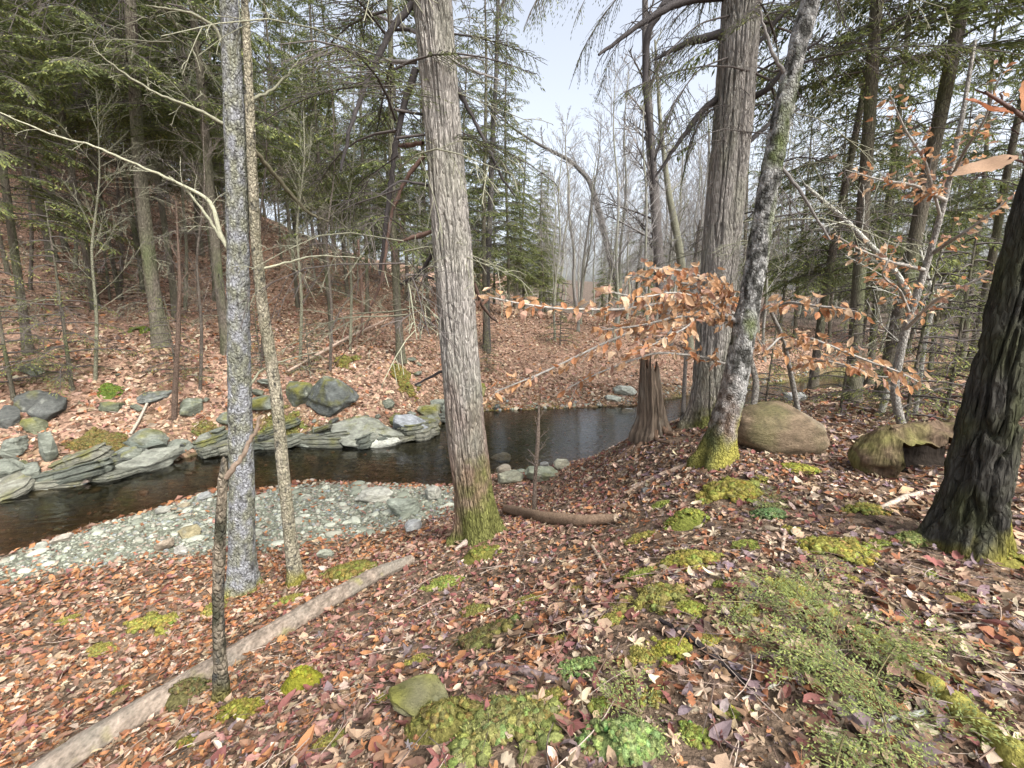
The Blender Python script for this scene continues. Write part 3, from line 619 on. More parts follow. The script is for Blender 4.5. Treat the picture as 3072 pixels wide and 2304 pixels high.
# right-hand hemlock and leaning lichen-ridged tree
b5 = G(706, 425); Y5 = 6.6
b5 = np.array([at_Y(708, 425, Y5)[0], Y5, 0]); b5[2] = tz(b5[0], b5[1])
T5 = thing('hemlock_tree', 'thick furrowed hemlock rising right of the broken stump', 'tree', b5)
pyb = 424
_, base5, ax5 = big_trunk(T5, [(709, pyb + 4, 44), (712, 390, 37), (715, 330, 35), (722, 250, 37), (730, 170, 38.5), (736, 90, 39), (743, 0, 39)], Y5, 17, 190, .018,
    bark_disp(.034, 4.2, 1.0, 23), col_hemlock(HBARK, HBARK * [.9, .8, .72], .8, .5, (.8, -.5), 23), M_BARK, .35, 5, 3)
add_crown(T5, base5, 3, 1.5, .95, .45, 0, 1.0)
rgq = np.random.default_rng(4)
for pts in [[(735, -50), (680, -40), (620, 0), (585, 50), (570, 95)], [(735, -20), (690, -10), (640, 20), (612, 60), (600, 100)], [(735, -80), (660, -90), (590, -60), (545, -10), (525, 40)], [(740, 20), (700, 30), (668, 60), (650, 100)], [(740, 60), (700, 75), (675, 110), (662, 150)], [(745, -60), (790, -50), (830, -10), (850, 40)], [(745, 20), (785, 20), (820, 50), (840, 90)], [(745, 70), (780, 80), (810, 110), (825, 150)], [(735, -90), (700, -95), (640, -70), (600, -20), (580, 20)], [(738, -10), (700, 0), (672, 30), (660, 70)], [(735, 110), (705, 118), (690, 150), (682, 190)], [(735, -120), (650, -120), (570, -80), (520, -30), (500, 20)]]:
    Q = resample(np.array([at_Y(a, b, Y5 + dy) for (a, b), dy in zip(pts, np.linspace(0, rgq.uniform(-1.6, 1.2), len(pts)))]), 14); fb, wb = Bag(), Bag(); needle_spray(Q, rgq, fb, wb, .30, .07, (.03, .055), .0045, .03, .5, -.1, .014, .12, DARK_TWIG, .25)
    ob = obj('bough', wb.mesh('bough', M_TWIG, base5), T5); obj('needles', fb.mesh('needles', M_FOL, base5), ob)
for pts, n in [([(726, 2, 10), (690, 5, 8), (650, 25, 6), (600, 62, 2.5)], 12), ([(722, 40, 9), (690, 48, 7), (655, 66, 2.5)], 9), ([(718, 105, 7), (700, 120, 6), (675, 155, 4), (655, 185, 2)], 10), ([(752, 105, 7), (770, 95, 6), (790, 70, 4), (830, 40, 2)], 12),
    ([(752, 60, 5), (775, 30, 4), (800, 5, 3)], 8), ([(700, 0, 10), (665, 10, 8), (648, 40, 7), (646, 90, 6), (650, 130, 4.5), (655, 190, 3)], 14), ([(748, 150, 5), (775, 125, 4), (800, 115, 2)], 10)]:
    branch_px(T5, base5, pts, Y5, np.array([.065, .06, .06]), n, .7, rgm, Y1=Y5 + rgm.uniform(-.8, 1.2), sag=.35)
b6 = G(716, 462); Y6 = b6[1]
T6 = thing('leaning_tree', 'leaning tree with scaly black and silver bark between stump and boulder', 'tree', b6)
def col_scaly(V, b):
    h = V[:, 2] - b[2]; w = np.clip(.55 + 2.2 * fbm(V * [18, 18, 14], 3, 61), 0, 1)[:, None]; C = np.array([.055, .055, .05]) * (1 - w) + np.array([.30, .30, .29]) * w
    g = np.clip(1.3 * fbm(V * [6, 6, 3], 3, 66) - .1, 0, 1)[:, None]; C = C * (1 - g) + np.array([.13, .16, .06]) * g
    r_ = np.clip((.9 - h) + fbm(V * 5, 2, 71), 0, .7)[:, None]; C = C * (1 - r_ * .6) + np.array([.2, .12, .08]) * r_ * .6
    m = np.clip((.42 - h) / .3 + 4 * (V - b)[:, 0] + .7 * fbm(V * 8, 2, 64), 0, 1)[:, None] * (h < .6)[:, None]
    m2 = np.clip((.45 - h) / .3 - 4 * (V - b)[:, 0] + .7 * fbm(V * 8, 2, 64), 0, 1)[:, None] * (h < .6)[:, None]
    C = C * (1 - m2) + np.array([.07, .08, .035]) * m2; return C * (1 - m) + MOSSY * 1.2 * m
_, base6, _ = big_trunk(T6, [(716, 462, 37), (722, 430, 29), (733, 390, 26), (744, 330, 24), (757, 260, 22), (768, 190, 21), (782, 115, 20.5), (797, 50, 20.5), (811, 0, 21)], Y6, 10, 64, .022,
    lich_disp(.02, 31), col_scaly, M_LICHEN, .45, 4, 1)
for pts in [[(742, 330, 4), (732, 318, 4), (715, 312, 3)], [(775, 160, 4), (800, 190, 3), (830, 240, 2)], [(790, 80, 4), (770, 50, 3), (760, 10, 2)]]:
    branch_px(T6, base6, pts, Y6, np.array([.2, .19, .18]), 5, .35, rgm)

# dark mossy trunk at the right edge
b7 = G(962, 548); Y7 = b7[1]
T7 = thing('dark_trunk_tree', 'dark blocky-barked trunk with yellow moss at its foot on right edge', 'tree', b7)
def col_dark(V, b):
    h = V[:, 2] - b[2]; nz = fbm(V * [9, 9, 5], 3, 81); C = np.tile([.052, .05, .044], (len(V), 1)) * (1 + .4 * nz)[:, None]
    g = np.clip(.25 + 1.5 * fbm(V * [7, 7, 4], 3, 83), 0, 1)[:, None] * .55; C = C * (1 - g) + np.array([.06, .068, .026]) * g
    m = np.clip((.28 - h) / .12 + 5 * ((V - b)[:, 0] - .12) + .7 * fbm(V * 9, 2, 85), 0, 1)[:, None] * (h < .45)[:, None]; return C * (1 - m) + MOSSY * m
_, base7, _ = big_trunk(T7, [(964, 548, 78), (975, 500, 66), (988, 440, 60), (1003, 370, 56), (1022, 290, 54), (1045, 200, 52), (1070, 110, 52), (1100, 0, 52)], Y7, 14, 120, .016,
    bark_disp(.045, 2.8, 2.2, 43, .45), col_dark, M_BARK, .45, 4, 2)
add_crown(T7, base7, 3, 4.2, .7, 1.8, 0)

# broken stump
b8 = G(655, 434); Y8 = b8[1]
T8 = tag(None or bpy.data.objects.new('broken_stump', None), 'torn brown rotten stump with stringy splintered top by the pool', 'stump'); COL.objects.link(T8); T8.location = b8
def stump():
    sc_ = depth(b8) / FPX; n = 90; m = 60; Hh = 92 * sc_; V = []; 
    th = np.arange(n) * 2 * np.pi / n
    ang = fbm(np.column_stack([np.cos(th) * 3, np.sin(th) * 3, np.zeros(n)]), 3, 90); spike = .74 + .26 * np.clip(np.cos(th - math.pi * .98), 0, 1) ** 1.5 - .34 * np.clip(np.cos(th - .2), 0, 1) + .30 * ang + .22 * fbm(np.column_stack([np.cos(th) * 9, np.sin(th) * 9, np.zeros(n)]), 2, 92)
    ridge = np.abs(fbm(np.column_stack([np.cos(th) * 5, np.sin(th) * 5, np.zeros(n)]), 2, 94))
    for i in range(m):
        s = i / (m - 1); z = s * Hh * spike * .98 - .12 * (i == 0); r = (22 * (1 - .40 * s ** .9) + 6 * math.exp(-s * 9)) * sc_
        tw = fbm(np.column_stack([np.cos(th) * 5 , np.sin(th) * 5, z * 1.0]), 3, 96)
        rr = r * (1 + .30 * tw + .13 * (np.clip(ridge / .25, 0, 1) - .7) + .12 * fbm(np.column_stack([np.cos(th) * 14, np.sin(th) * 14, z * 3]), 2, 97))
        cx = -(.55 * s ** 1.2) * 14 * sc_
        rr = rr * .8; V.append(np.column_stack([cx + rr * np.cos(th), rr * np.sin(th) * .9, z]))
    V = np.concatenate(V); F = tube_faces(m, n)
    # hollow inside
    inner = V[-n:] * [.72, .72, 1]; inner[:, 0] += V[-n:, 0].mean() * .28; low = inner * [.6, .6, .45]; V2 = np.vstack([V[-n:], inner, low])
    C = np.tile([.125, .098, .075], (len(V), 1)) * (1 + .4 * fbm(V * [30, 30, 4], 3, 98))[:, None]
    g = np.clip(1.8 * fbm(V * [7, 7, 4], 3, 99) - .05, 0, .85)[:, None]; C = C * (1 - g) + np.array([.21, .185, .15]) * g
    b = Bag(); b.add(V, F, C); b.add(V2, tube_faces(3, n), np.array([.09, .055, .038])); return b.mesh('trunk', M_ROT)
obj('trunk', stump(), T8)
rs = np.random.default_rng(8)
for k in range(9):
    a = rs.uniform(2.2, 4.2); h0 = rs.uniform(.5, .8) * 92 * depth(b8) / FPX; p0 = np.array([-.14 + .13 * math.cos(a), .1 * math.sin(a), h0]); L = rs.uniform(.08, .22)
    P = p0 + np.linspace(0, 1, 5)[:, None] * np.array([rs.normal(-.1, .15), rs.normal(0, .1), 1]) * L
    V, F = tube(P, np.linspace(.03, .003, 5) * rs.uniform(.6, 1.1), 5); b = Bag(); b.add(V, F, np.array([.17, .11, .075])); obj('splinter', b.mesh('splinter', M_ROT), T8)
for k in range(7):
    a = rs.uniform(3.0, 6.2); P = np.array([[.25 * math.cos(a), .22 * math.sin(a), .08], [.45 * math.cos(a), .42 * math.sin(a), .0], [.75 * math.cos(a + .2), .7 * math.sin(a + .2), -.08]])
    P = resample(P, 9); P[:, 2] = [tz(b8[0] + q[0], b8[1] + q[1]) - b8[2] + .02 for q in P]; P[0, 2] += .1
    V, F = tube(P, np.linspace(.045, .012, 9), 6); b = Bag(); b.add(V, F, np.array([.15, .1, .07])); obj('root', b.mesh('root', M_ROT), T8)

# ---------------------------------------------------------------- rocks
def ico(sub):
    t = (1 + 5 ** .5) / 2
    V = [(-1, t, 0), (1, t, 0), (-1, -t, 0), (1, -t, 0), (0, -1, t), (0, 1, t), (0, -1, -t), (0, 1, -t), (t, 0, -1), (t, 0, 1), (-t, 0, -1), (-t, 0, 1)]
    F = [(0, 11, 5), (0, 5, 1), (0, 1, 7), (0, 7, 10), (0, 10, 11), (1, 5, 9), (5, 11, 4), (11, 10, 2), (10, 7, 6), (7, 1, 8), (3, 9, 4), (3, 4, 2), (3, 2, 6), (3, 6, 8), (3, 8, 9), (4, 9, 5), (2, 4, 11), (6, 2, 10), (8, 6, 7), (9, 8, 1)]
    V = [unit(np.array(v, float)) for v in V]
    for _ in range(sub):
        c = {}; NF = []
        def mid_(a, b):
            k = (min(a, b), max(a, b))
            if k not in c: V.append(unit(V[a] + V[b])); c[k] = len(V) - 1
            return c[k]
        for a, b, d in F: x, y, z = mid_(a, b), mid_(b, d), mid_(d, a); NF += [(a, x, z), (b, y, x), (d, z, y), (x, y, z)]
        F = NF
    return np.array(V), np.array(F)
ICO = [ico(k) for k in range(5)]
def rock_mesh(size, seed, sub=4, block=.5, rough=.15, layers=0, planes=12):
    """angular rock: sphere pushed towards a box, sliced by random planes, layered and roughened"""
    V, F = ICO[sub]; rg = np.random.default_rng(seed); V = V.copy()
    box = V / np.abs(V).max(1)[:, None]; V = V * (1 - block) + box * block
    for k in range(planes):
        nn = unit(rg.normal(0, 1, 3)); dd = rg.uniform(.56, .95); q = V @ nn - dd; V = V - np.maximum(q, 0)[:, None] * nn * .92
    V = V * (1 + rough * fbm(V * 1.8 + seed, 4, seed))[:, None]
    V = V + .035 * fbm(V * 6 + seed, 4, seed + 1)[:, None] * unit(V)
    V = V * np.array(size) / 2
    if layers:
        st = size[2] / layers; z = V[:, 2] + .02 * fbm(V * 3, 2, seed + 2); k = np.floor(z / st); 
        off = np.array([_h(np.array([int(a)]), np.array([seed]), np.array([0]), 3)[0] for a in np.unique(k)]); mp = dict(zip(np.unique(k), off)); o = np.array([mp[a] for a in k]) - .5
        V[:, :2] *= (1 + .16 * o)[:, None]
    return V, F
def rock_col(V, base, seed, moss=0.0, mossc=(.13, .13, .035), pale=.25):
    nz = fbm(V * [7, 7, 16], 4, seed); C = np.tile(base, (len(V), 1)) * (.9 + .55 * nz)[:, None]
    w = np.clip(2.0 * fbm(V * 11, 3, seed + 5) - .6, 0, 1)[:, None] * pale * 2; C = C * (1 - w) + np.array([.42, .44, .38]) * w
    if moss:
        up = (V[:, 2] - V[:, 2].min()) / (np.ptp(V[:, 2]) + 1e-6); m = np.clip(moss * 2 * up + 1.4 * fbm(V * 5, 3, seed + 9) - .55, 0, 1)[:, None]; C = C * (1 - m) + np.array(mossc) * m * (1 + .3 * nz)[:, None]
    return C
def rock_px(px, py, w, h, label, base=(.24, .25, .215), rz=0.0, tilt=(0, 0), dp=.9, block=.7, layers=0, moss=0.0, seed=None, name='rock', sink=.18, sub=4, mat=None, rough=.15, cat='rock', group=None, planes=12):
    p = G(px, py); t = depth(p); w = w / math.hypot(1, (px - 512) / FPX) ** .8; size = np.array([w / FPX * t, w / FPX * t * dp, max(h / FPX * t * 1.15, .04)]); seed = seed or int(px * 7 + py)
    V, F = rock_mesh(size, seed, sub, block, rough, layers, planes)
    M = Matrix.Rotation(rz, 3, 'Z') @ Matrix.Rotation(tilt[0], 3, 'X') @ Matrix.Rotation(tilt[1], 3, 'Y'); V = V @ np.array(M).T
    back = np.array([p[0], p[1]]); back = back / np.linalg.norm(back) * size[1] * .38
    x, y = p[0] + back[0], p[1] + back[1]
    z0 = tz(p[0], p[1]); o = obj(name, mesh(name, V, F, mat or M_ROCK, rock_col(V, np.array(base), seed, moss)), None, (x, y, z0 + size[2] * (.5 - sink)))
    return tag(o, label, cat, group)
DKR = (.085, .09, .085); GRR = (.17, .185, .155); PLR = (.21, .22, .185); PNK = (.25, .205, .175)
for a in [
 (43, 410, 46, 20, 'dark angular boulder with a pale top below the curved young hemlock', DKR, .2, (0, .1), dict(moss=.25, pale=1)),
 (8, 428, 28, 24, 'dark block of rock at left edge halfway up the far bank', DKR, .5, (.1, .2), {}),
 (36, 433, 26, 16, 'mossy round rock between dark boulders on the left far bank', (.13, .14, .09), 0, (0, 0), dict(moss=.5)),
 (16, 454, 42, 16, 'flat pale ledge jutting out at left edge of the far bank', GRR, .15, (0, -.12), dict(layers=3)),
 (50, 464, 24, 34, 'upright blocky slab of grey rock left of the flat pink slab', GRR, -.5, (.1, .15), dict(block=.8)),
 (13, 482, 36, 26, 'layered grey ledge at the left edge above the water', GRR, .2, (0, -.1), dict(layers=4)),
 (64, 487, 84, 15, 'smooth flat pinkish slab lying along the far waterline', PNK, .28, (.05, -.08), dict(block=.75, dp=.5)),
 (140, 474, 92, 20, 'long low gravel-strewn ledge behind the stepping stones at far waterline', PLR, .25, (0, -.1), dict(layers=2, dp=.5)),
 (143, 452, 54, 14, 'tilted dark green-grey plank of slate above the gravel ledge', (.14, .16, .135), .3, (.1, -.22), dict(block=.85, dp=.35)),
 (178, 452, 38, 13, 'grey slate slab right of the tilted plank of slate', GRR, .1, (0, -.1), dict(block=.8, layers=2)),
 (207, 452, 22, 22, 'pale wedge of rock against brown moss left of the lichened tree', PLR, .4, (0, .2), {}),
 (41, 499, 28, 9, 'leftmost rounded stone lying in the stream under the pink slab', (.27, .28, .24), .3, (0, -.1), dict(block=.2, sink=.3)),
 (60, 492, 19, 7, 'small flat stone in the stream next to the leftmost rounded stone', (.25, .26, .22), .2, (0, 0), dict(block=.2, sink=.3)),
 (80, 490, 21, 9, 'blue-grey stone in the stream, third from the left edge', (.22, .24, .25), .2, (0, -.1), dict(block=.3, sink=.3)),
 (110, 485, 30, 13, 'pale humped stone at the right end of the stepping stones', PLR, .2, (0, -.1), dict(block=.35, sink=.3)),
 (190, 419, 28, 20, 'mossy grey boulder beside a reddish stem on the far bank', (.15, .165, .13), .4, (.1, .1), dict(moss=.35)),
 (152, 404, 44, 14, 'overhanging dark rock ledge above the reddish stem', (.13, .14, .13), .1, (0, -.2), dict(layers=3, moss=.2)),
 (110, 412, 30, 10, 'low dark mossy rock under the dead leaning pole', (.09, .1, .07), .4, (0, .1), dict(moss=.5)),
 (333, 418, 62, 42, 'large dark outcrop hung with moss behind the slender crooked stem', (.10, .11, .105), .3, (.1, .1), dict(layers=3, moss=.35, dp=.8, sub=4)),
 (300, 405, 36, 24, 'dark mossy shoulder of rock left of the large outcrop', (.10, .11, .09), -.3, (0, .1), dict(moss=.5)),
 (362, 449, 96, 26, 'big pale layered ledge running into the water left of the furrowed hemlock', PLR, -.25, (0, .1), dict(layers=5, dp=.6, moss=.3, sub=4, block=.65)),
 (414, 437, 42, 22, 'blue-grey speckled rock at the tip of the pale ledge', (.27, .29, .31), .2, (0, .1), {}),
 (385, 452, 40, 15, 'low rounded whitish rock at the water below the pale ledge', (.40, .41, .36), .1, (0, 0), dict(block=.25)),
 (318, 447, 46, 12, 'flat shelf of grey rock at far waterline behind the slender stem', GRR, .15, (0, 0), dict(layers=2)),
 (430, 420, 26, 14, 'small mossy rock with yellow cushion beside furrowed hemlock trunk', (.2, .2, .15), .1, (0, 0), dict(moss=.6)),
 (206, 501, 18, 8, 'slanting grey stone breaking the water left of the snapped stem', (.3, .31, .3), .6, (0, -.25), dict(block=.3)),
 (163, 514, 18, 7, 'flat stone at near waterline with wet dark side', (.24, .24, .21), .2, (0, -.1), dict(block=.3)),
 (185, 508, 12, 5, 'small tan stone at the near waterline', (.30, .26, .18), .2, (0, 0), dict(block=.2)),
 (62, 543, 24, 8, 'tan oval cobble at the near waterline', (.33, .30, .25), .35, (0, -.05), dict(block=.2)),
 (42, 551, 18, 9, 'round grey cobble left of the tan oval one at near waterline', (.28, .29, .25), .1, (0, 0), dict(block=.2)),
 (165, 551, 22, 10, 'sandy brown rock on the gravel bar left of the lichened tree', (.30, .25, .19), .3, (0, -.1), dict(block=.4)),
 (182, 555, 16, 10, 'whitish rock on the gravel bar next to the sandy brown one', (.42, .41, .37), .3, (0, .1), dict(block=.4)),
 (190, 538, 26, 10, 'olive stained flat rock in the middle of the gravel bar', (.26, .23, .14), .3, (0, -.1), dict(block=.5)),
 (374, 503, 38, 13, 'broad flat pale rock on the right end of gravel bar', (.36, .36, .31), .1, (0, -.05), dict(block=.5)),
 (404, 517, 30, 22, 'tilted greenish slab leaning on stones near the furrowed hemlock', (.27, .30, .25), .3, (.3, -.35), dict(block=.7, dp=.5)),
 (433, 501, 20, 14, 'round pale stone near water left of the furrowed hemlock', (.37, .37, .32), .2, (0, 0), dict(block=.25)),
 (414, 533, 22, 10, 'smooth pale stone lying in red leaves left of the furrowed hemlock', (.38, .39, .38), .1, (0, 0), dict(block=.25)),
 (325, 560, 16, 14, 'small grey slab standing in red leaves right of the slender stem', (.26, .28, .23), .5, (.4, -.4), dict(block=.7, dp=.5)),
 (500, 463, 22, 8, 'white topped stone in the pool edge right of the furrowed hemlock', (.45, .45, .42), .1, (0, 0), dict(block=.3)),
 (504, 474, 15, 9, 'brown cobble below the white topped stone by the pool', (.26, .23, .18), .1, (0, 0), dict(block=.2)),
 (510, 484, 26, 12, 'flat olive grey rock at pool edge beside the thin sapling', (.24, .24, .18), .1, (0, 0), dict(block=.4)),
 (543, 482, 36, 12, 'mossy flat stone at pool edge right of the thin sapling', (.25, .27, .2), .1, (0, 0), dict(block=.4, moss=.2)),
 (561, 470, 17, 12, 'round pale boulder at the near edge of the pool', (.36, .35, .27), .1, (0, 0), dict(block=.15)),
 (545, 470, 11, 8, 'small grey stone left of the round pale boulder', (.25, .25, .23), .1, (0, 0), dict(block=.2)),
 (628, 416, 16, 7, 'white stone in the pool left of the broken stump', (.5, .5, .48), .1, (0, 0), dict(block=.3)),
 (626, 396, 26, 10, 'pale rocks pile top stone on the far pool shore', (.38, .4, .35), .3, (0, .1), dict(block=.5)),
 (612, 402, 18, 7, 'low pale stone on far pool shore left of the stone pile', (.35, .37, .32), .3, (0, .1), dict(block=.4)),
 (795, 401, 34, 9, 'pale flat rock in the far stream bend right of the leaning tree', (.4, .41, .4), .1, (0, 0), dict(block=.4)),
 (470, 412, 34, 22, 'moss capped rock on the far shore just right of the furrowed hemlock', (.2, .19, .1), .1, (0, 0), dict(moss=.8)),
 (646, 494, 10, 6, 'dark small stone on the knoll slope below the stump', (.12, .12, .12), .3, (0, 0), dict(block=.3))]:
    kw = dict(a[8]); kw.pop('pale', None); kw.setdefault('dp', .8)
    rock_px(a[0], a[1], a[2], a[3], a[4], a[5], a[6], a[7], **kw)
# layered schist ledges along the far waterline
def slab(L, D, Tk, seed, base, moss):
    rg = np.random.default_rng(seed); n = 44; th = np.arange(n) * 2 * np.pi / n; o = (np.abs(np.cos(th)) ** 3.5 + np.abs(np.sin(th)) ** 3.5) ** (-1 / 3.5) * (1 + .3 * fbm(np.column_stack([np.cos(th) * 2.2 + seed, np.sin(th) * 2.2]), 3, seed)); V = []; zs = np.array([-.5, -.42, -.2, -.05, .05, .2, .35, .45, .5, .5]); ins = np.array([.8, .95, 1.0, .9, 1.02, .97, .86, .95, .9, .55])
    for z, k in zip(zs, ins): kk = k * (1 + .05 * fbm(np.column_stack([np.cos(th) * 5, np.sin(th) * 5, np.full(n, z * 9)]), 3, seed + 2)); V.append(np.column_stack([o * kk * np.cos(th) * L / 2, o * kk * np.sin(th) * D / 2, np.full(n, z * Tk) + .12 * Tk * fbm(np.column_stack([np.cos(th) * 3, np.sin(th) * 3, np.full(n, z * 3)]), 2, seed + 3)]))
    V.append(np.array([[0, 0, Tk * .52]])); V = np.concatenate(V); m = len(V) - 1; return mesh('schist_rock', V, [tube_faces(len(zs), n), np.array([[m - n + i, m - n + (i + 1) % n, m] for i in range(n)])], M_ROCK, rock_col(V, np.array(base), seed, moss), False)
rsl = np.random.default_rng(313); FEp = np.array([at_z(a, b, ZW)[:2] for a, b in far_px[:10]]); FEp = rs2(FEp, 200); kk = 0
for i in range(2, 200, 9):
    p = FEp[i]; tg = unit(FEp[min(i + 6, 199)] - FEp[max(i - 6, 0)]); nr_ = np.array([-tg[1], tg[0]]); nlay = rsl.integers(0, 4)
    for lay in range(nlay):
        L = rsl.uniform(.5, 1.6) * (1 - .1 * lay); D = rsl.uniform(.4, .9); Tk = rsl.uniform(.10, .34); c = p + nr_ * (.05 + .42 * lay + rsl.normal(0, .1)) + tg * rsl.normal(0, .25); z = max(ZW + .02 + .15 * lay, tz(*c) - .02)
        o = obj('schist_rock', slab(L, D, Tk, 700 + kk, [(.125, .13, .105), (.095, .105, .088), (.16, .16, .13), (.07, .075, .066)][rsl.integers(0, 4)], .22 + .25 * lay), None, (c[0], c[1], z + Tk * .25)); o.rotation_euler = (rsl.normal(0, .16), rsl.normal(-.1, .14), math.atan2(tg[1], tg[0]) + rsl.normal(0, .5)); kk += 1
        u_ = 512 + FPX * c[0] / c[1]; tag(o, ['waterline', 'middle-step', 'upper-step'][lay] + ' layered schist slab of the far bank ' + ('at the left edge' if u_ < 60 else 'behind the stepping stones' if u_ < 150 else 'left of the crusty grey tree' if u_ < 225 else 'behind the twin stems' if u_ < 305 else 'below the dark outcrop' if u_ < 370 else 'beside the big furrowed hemlock'), 'rock', 'layered slabs of the far bank ledge')
# rubble of the far bank
rgb_ = np.random.default_rng(55); RUB = []
for k in range(10):
    V, F = rock_mesh((1, .8, .5), 900 + k, 3, .6, .15, 3 if k % 2 else 0, 12); RUB.append(mesh('rock', V, F, M_ROCK, rock_col(V * .5, np.array([DKR, GRR, GRR, (.13, .14, .11)][k % 4]), 900 + k, .45 if k % 3 else 0)))
cnt = 0
while cnt < 80:
    s_ = rgb_.uniform(0, 1); q = at_z(rgb_.uniform(-20, 470), rgb_.uniform(400, 470), ZW)[:2] if False else np.array([rgb_.uniform(-13, -.5), rgb_.uniform(8, 16.5)])
    d_ = seg_dist(q[None], FE)[0]
    if inpoly(q[None], water_poly)[0] or q[1] < np.interp(q[0], FE[:, 0], FE[:, 1]) or d_ > rgb_.exponential(.9) + .1: continue
    o = obj('rock', RUB[rgb_.integers(0, 10)], None, (q[0], q[1], tz(*q) + .02)); s_ = float(np.clip(rgb_.lognormal(-.95, .5), .18, 1.1)); o.location.z += .12 * s_; o.scale = (s_, s_ * rgb_.uniform(.6, 1), s_ * rgb_.uniform(.5, 1.1)); o.rotation_euler = (rgb_.normal(0, .25), rgb_.normal(0, .25), rgb_.uniform(0, 6.3)); cnt += 1
    u_ = 512 + FPX * q[0] / q[1]; tag(o, ('large ' if s_ > .5 else 'middling ' if s_ > .28 else 'small ') + 'angular rock in the far bank rubble ' + ('at the left edge' if u_ < 120 else 'left of the crusty grey tree' if u_ < 225 else 'behind the twin stems' if u_ < 305 else 'around the dark outcrop' if u_ < 390 else 'beside the big furrowed hemlock'), 'rock', 'rubble on the far bank')
# the big boulder on the knoll
pB = G(790, 455); tB = depth(pB); VB, FB = ICO[4]; VB = VB.copy()
sB = np.array([47, 34, 30]) / FPX * tB
VB = np.sign(VB) * np.abs(VB) ** .92; VB[:, 2] -= .28 * np.maximum(VB[:, 0], 0) ** 1.5; VB = VB * (1 + .09 * fbm(VB * 1.3 + 5, 3, 77))[:, None]
q_ = VB @ unit(np.array([.55, -.25, .8])) - .72; VB -= np.maximum(q_, 0)[:, None] * unit(np.array([.55, -.25, .8])) * .8
VB = VB * sB; VB += (.012 * fbm(VB * [4, 4, 40], 3, 12) + .02 * fbm(VB * 5, 3, 19))[:, None] * unit(VB)
cB = np.tile([.19, .145, .098], (len(VB), 1)) * (1 + .8 * fbm(VB * [4, 4, 34], 3, 13))[:, None]
g_ = np.clip(.5 * VB[:, 2] / sB[2] * .4 + 1.2 * fbm(VB * 3, 3, 17), 0, .8)[:, None]; cB = cB * (1 - g_) + np.array([.165, .16, .075]) * g_
g_ = np.clip(2.2 * fbm(VB * 14, 3, 29) - .5, 0, .7)[:, None]; cB = cB * (1 - g_) + np.array([.10, .085, .055]) * g_
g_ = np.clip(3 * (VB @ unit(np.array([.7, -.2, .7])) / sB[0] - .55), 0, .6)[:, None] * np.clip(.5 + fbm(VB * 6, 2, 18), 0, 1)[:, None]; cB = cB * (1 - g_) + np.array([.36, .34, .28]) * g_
tag(obj('boulder', mesh('boulder', VB, FB, M_BOULDER, cB), None, (pB[0] + .02, pB[1] + sB[1] * .7, tz(pB[0], pB[1]) + sB[2] * .62)), 'big smooth brown boulder with a slanting ridge on the knoll', 'boulder')

# ---------------------------------------------------------------- gravel bar: a stony sheet with its stones
BW = BAR[(BAR[:, 0] > -13)]
def stone_variants(sub, n, s0):
    out = []
    for k in range(n):
        V, F = rock_mesh((1, .78, .5), 500 + k + s0, sub, .15, .18, 0, 3); out.append((V, F))
    return out
cells = np.array([(x, y) for x in np.arange(-11, 0.8, .16) for y in np.arange(3, 9.6, .16)])
cm = bar_mask(cells) > 0; cells = cells[cm]
bx0 = np.array([(x, y) for x in np.arange(-11, .8, .2) for y in np.arange(3, 9.6, .2)]); keep = bar_mask(bx0) > .05
idx = {tuple(np.round(p, 3)): i for i, p in enumerate(bx0)}; bf = []
for i, p in enumerate(bx0):
    qs = [tuple(np.round(p + d, 3)) for d in ((0, 0), (.2, 0), (.2, .2), (0, .2))]
    if all(q in idx and keep[idx[q]] for q in qs): bf.append([idx[q] for q in qs])
bz = terr(bx0) + .006
M_GRAVEL = col_mat('gravel', .9, (25, 25, 25), .45, .8, .03, .2, 5, vor=.9)
bar = tag(obj('gravel_bar', mesh('gravel_bar', np.column_stack([bx0, bz]), np.array(bf), M_GRAVEL, np.array([.18, .19, .145]))), 'pale stony gravel bar along the near edge of the stream', 'gravel bar', kind='structure')
def stone_cols(n, rg):
    pal = np.array([(.235, .255, .20), (.20, .22, .17), (.27, .27, .22), (.235, .205, .17), (.19, .21, .205), (.30, .315, .26)]); return pal[rg.integers(0, len(pal), n)] * rg.uniform(.75, 1.15, (n, 1))
def scatter_mesh(tmpls, pos, nrm, yaw, size, cols, tilt, rg, name, mat, smooth=True, sink=0.0):
    """many small pieces as one mesh; tmpls = [(V, F)], unit sized, lying in XY"""
    b = Bag(); n = len(pos); ti = rg.integers(0, len(tmpls), n)
    N = unit(nrm + rg.normal(0, 1, (n, 3)) * np.asarray(tilt).reshape(-1, 1)); a = np.column_stack([np.cos(yaw), np.sin(yaw), np.zeros(n)])
    X = unit(a - N * (a * N).sum(1)[:, None]); Y = np.cross(N, X)
    for k, (V, F) in enumerate(tmpls):
        s = np.where(ti == k)[0]
        if not len(s): continue
        S = size[s]; S = S[:, None] if S.ndim == 1 else S
        loc = V[None] * S[:, None, :] if S.shape[1] == 3 else V[None] * S[:, None, :]
        W_ = pos[s][:, None] + loc[..., 0:1] * X[s][:, None] + loc[..., 1:2] * Y[s][:, None] + (loc[..., 2:3]) * N[s][:, None]
        m = len(V); b.add(W_.reshape(-1, 3), (F[None] + (np.arange(len(s)) * m)[:, None, None]).reshape(-1, F.shape[1]), np.repeat(cols[s], m, 0))
    return b.mesh(name, mat, smooth=smooth)
rgs = np.random.default_rng(77)
SV = stone_variants(1, 6, 0); SV0 = stone_variants(0, 5, 40)
def bar_points(n):
    P = np.column_stack([rgs.uniform(-11, .7, n), rgs.uniform(3, 9.5, n)]); m = bar_mask(P); P = P[rgs.random(n) < m * 1.2]; return np.column_stack([P, terr(P)])
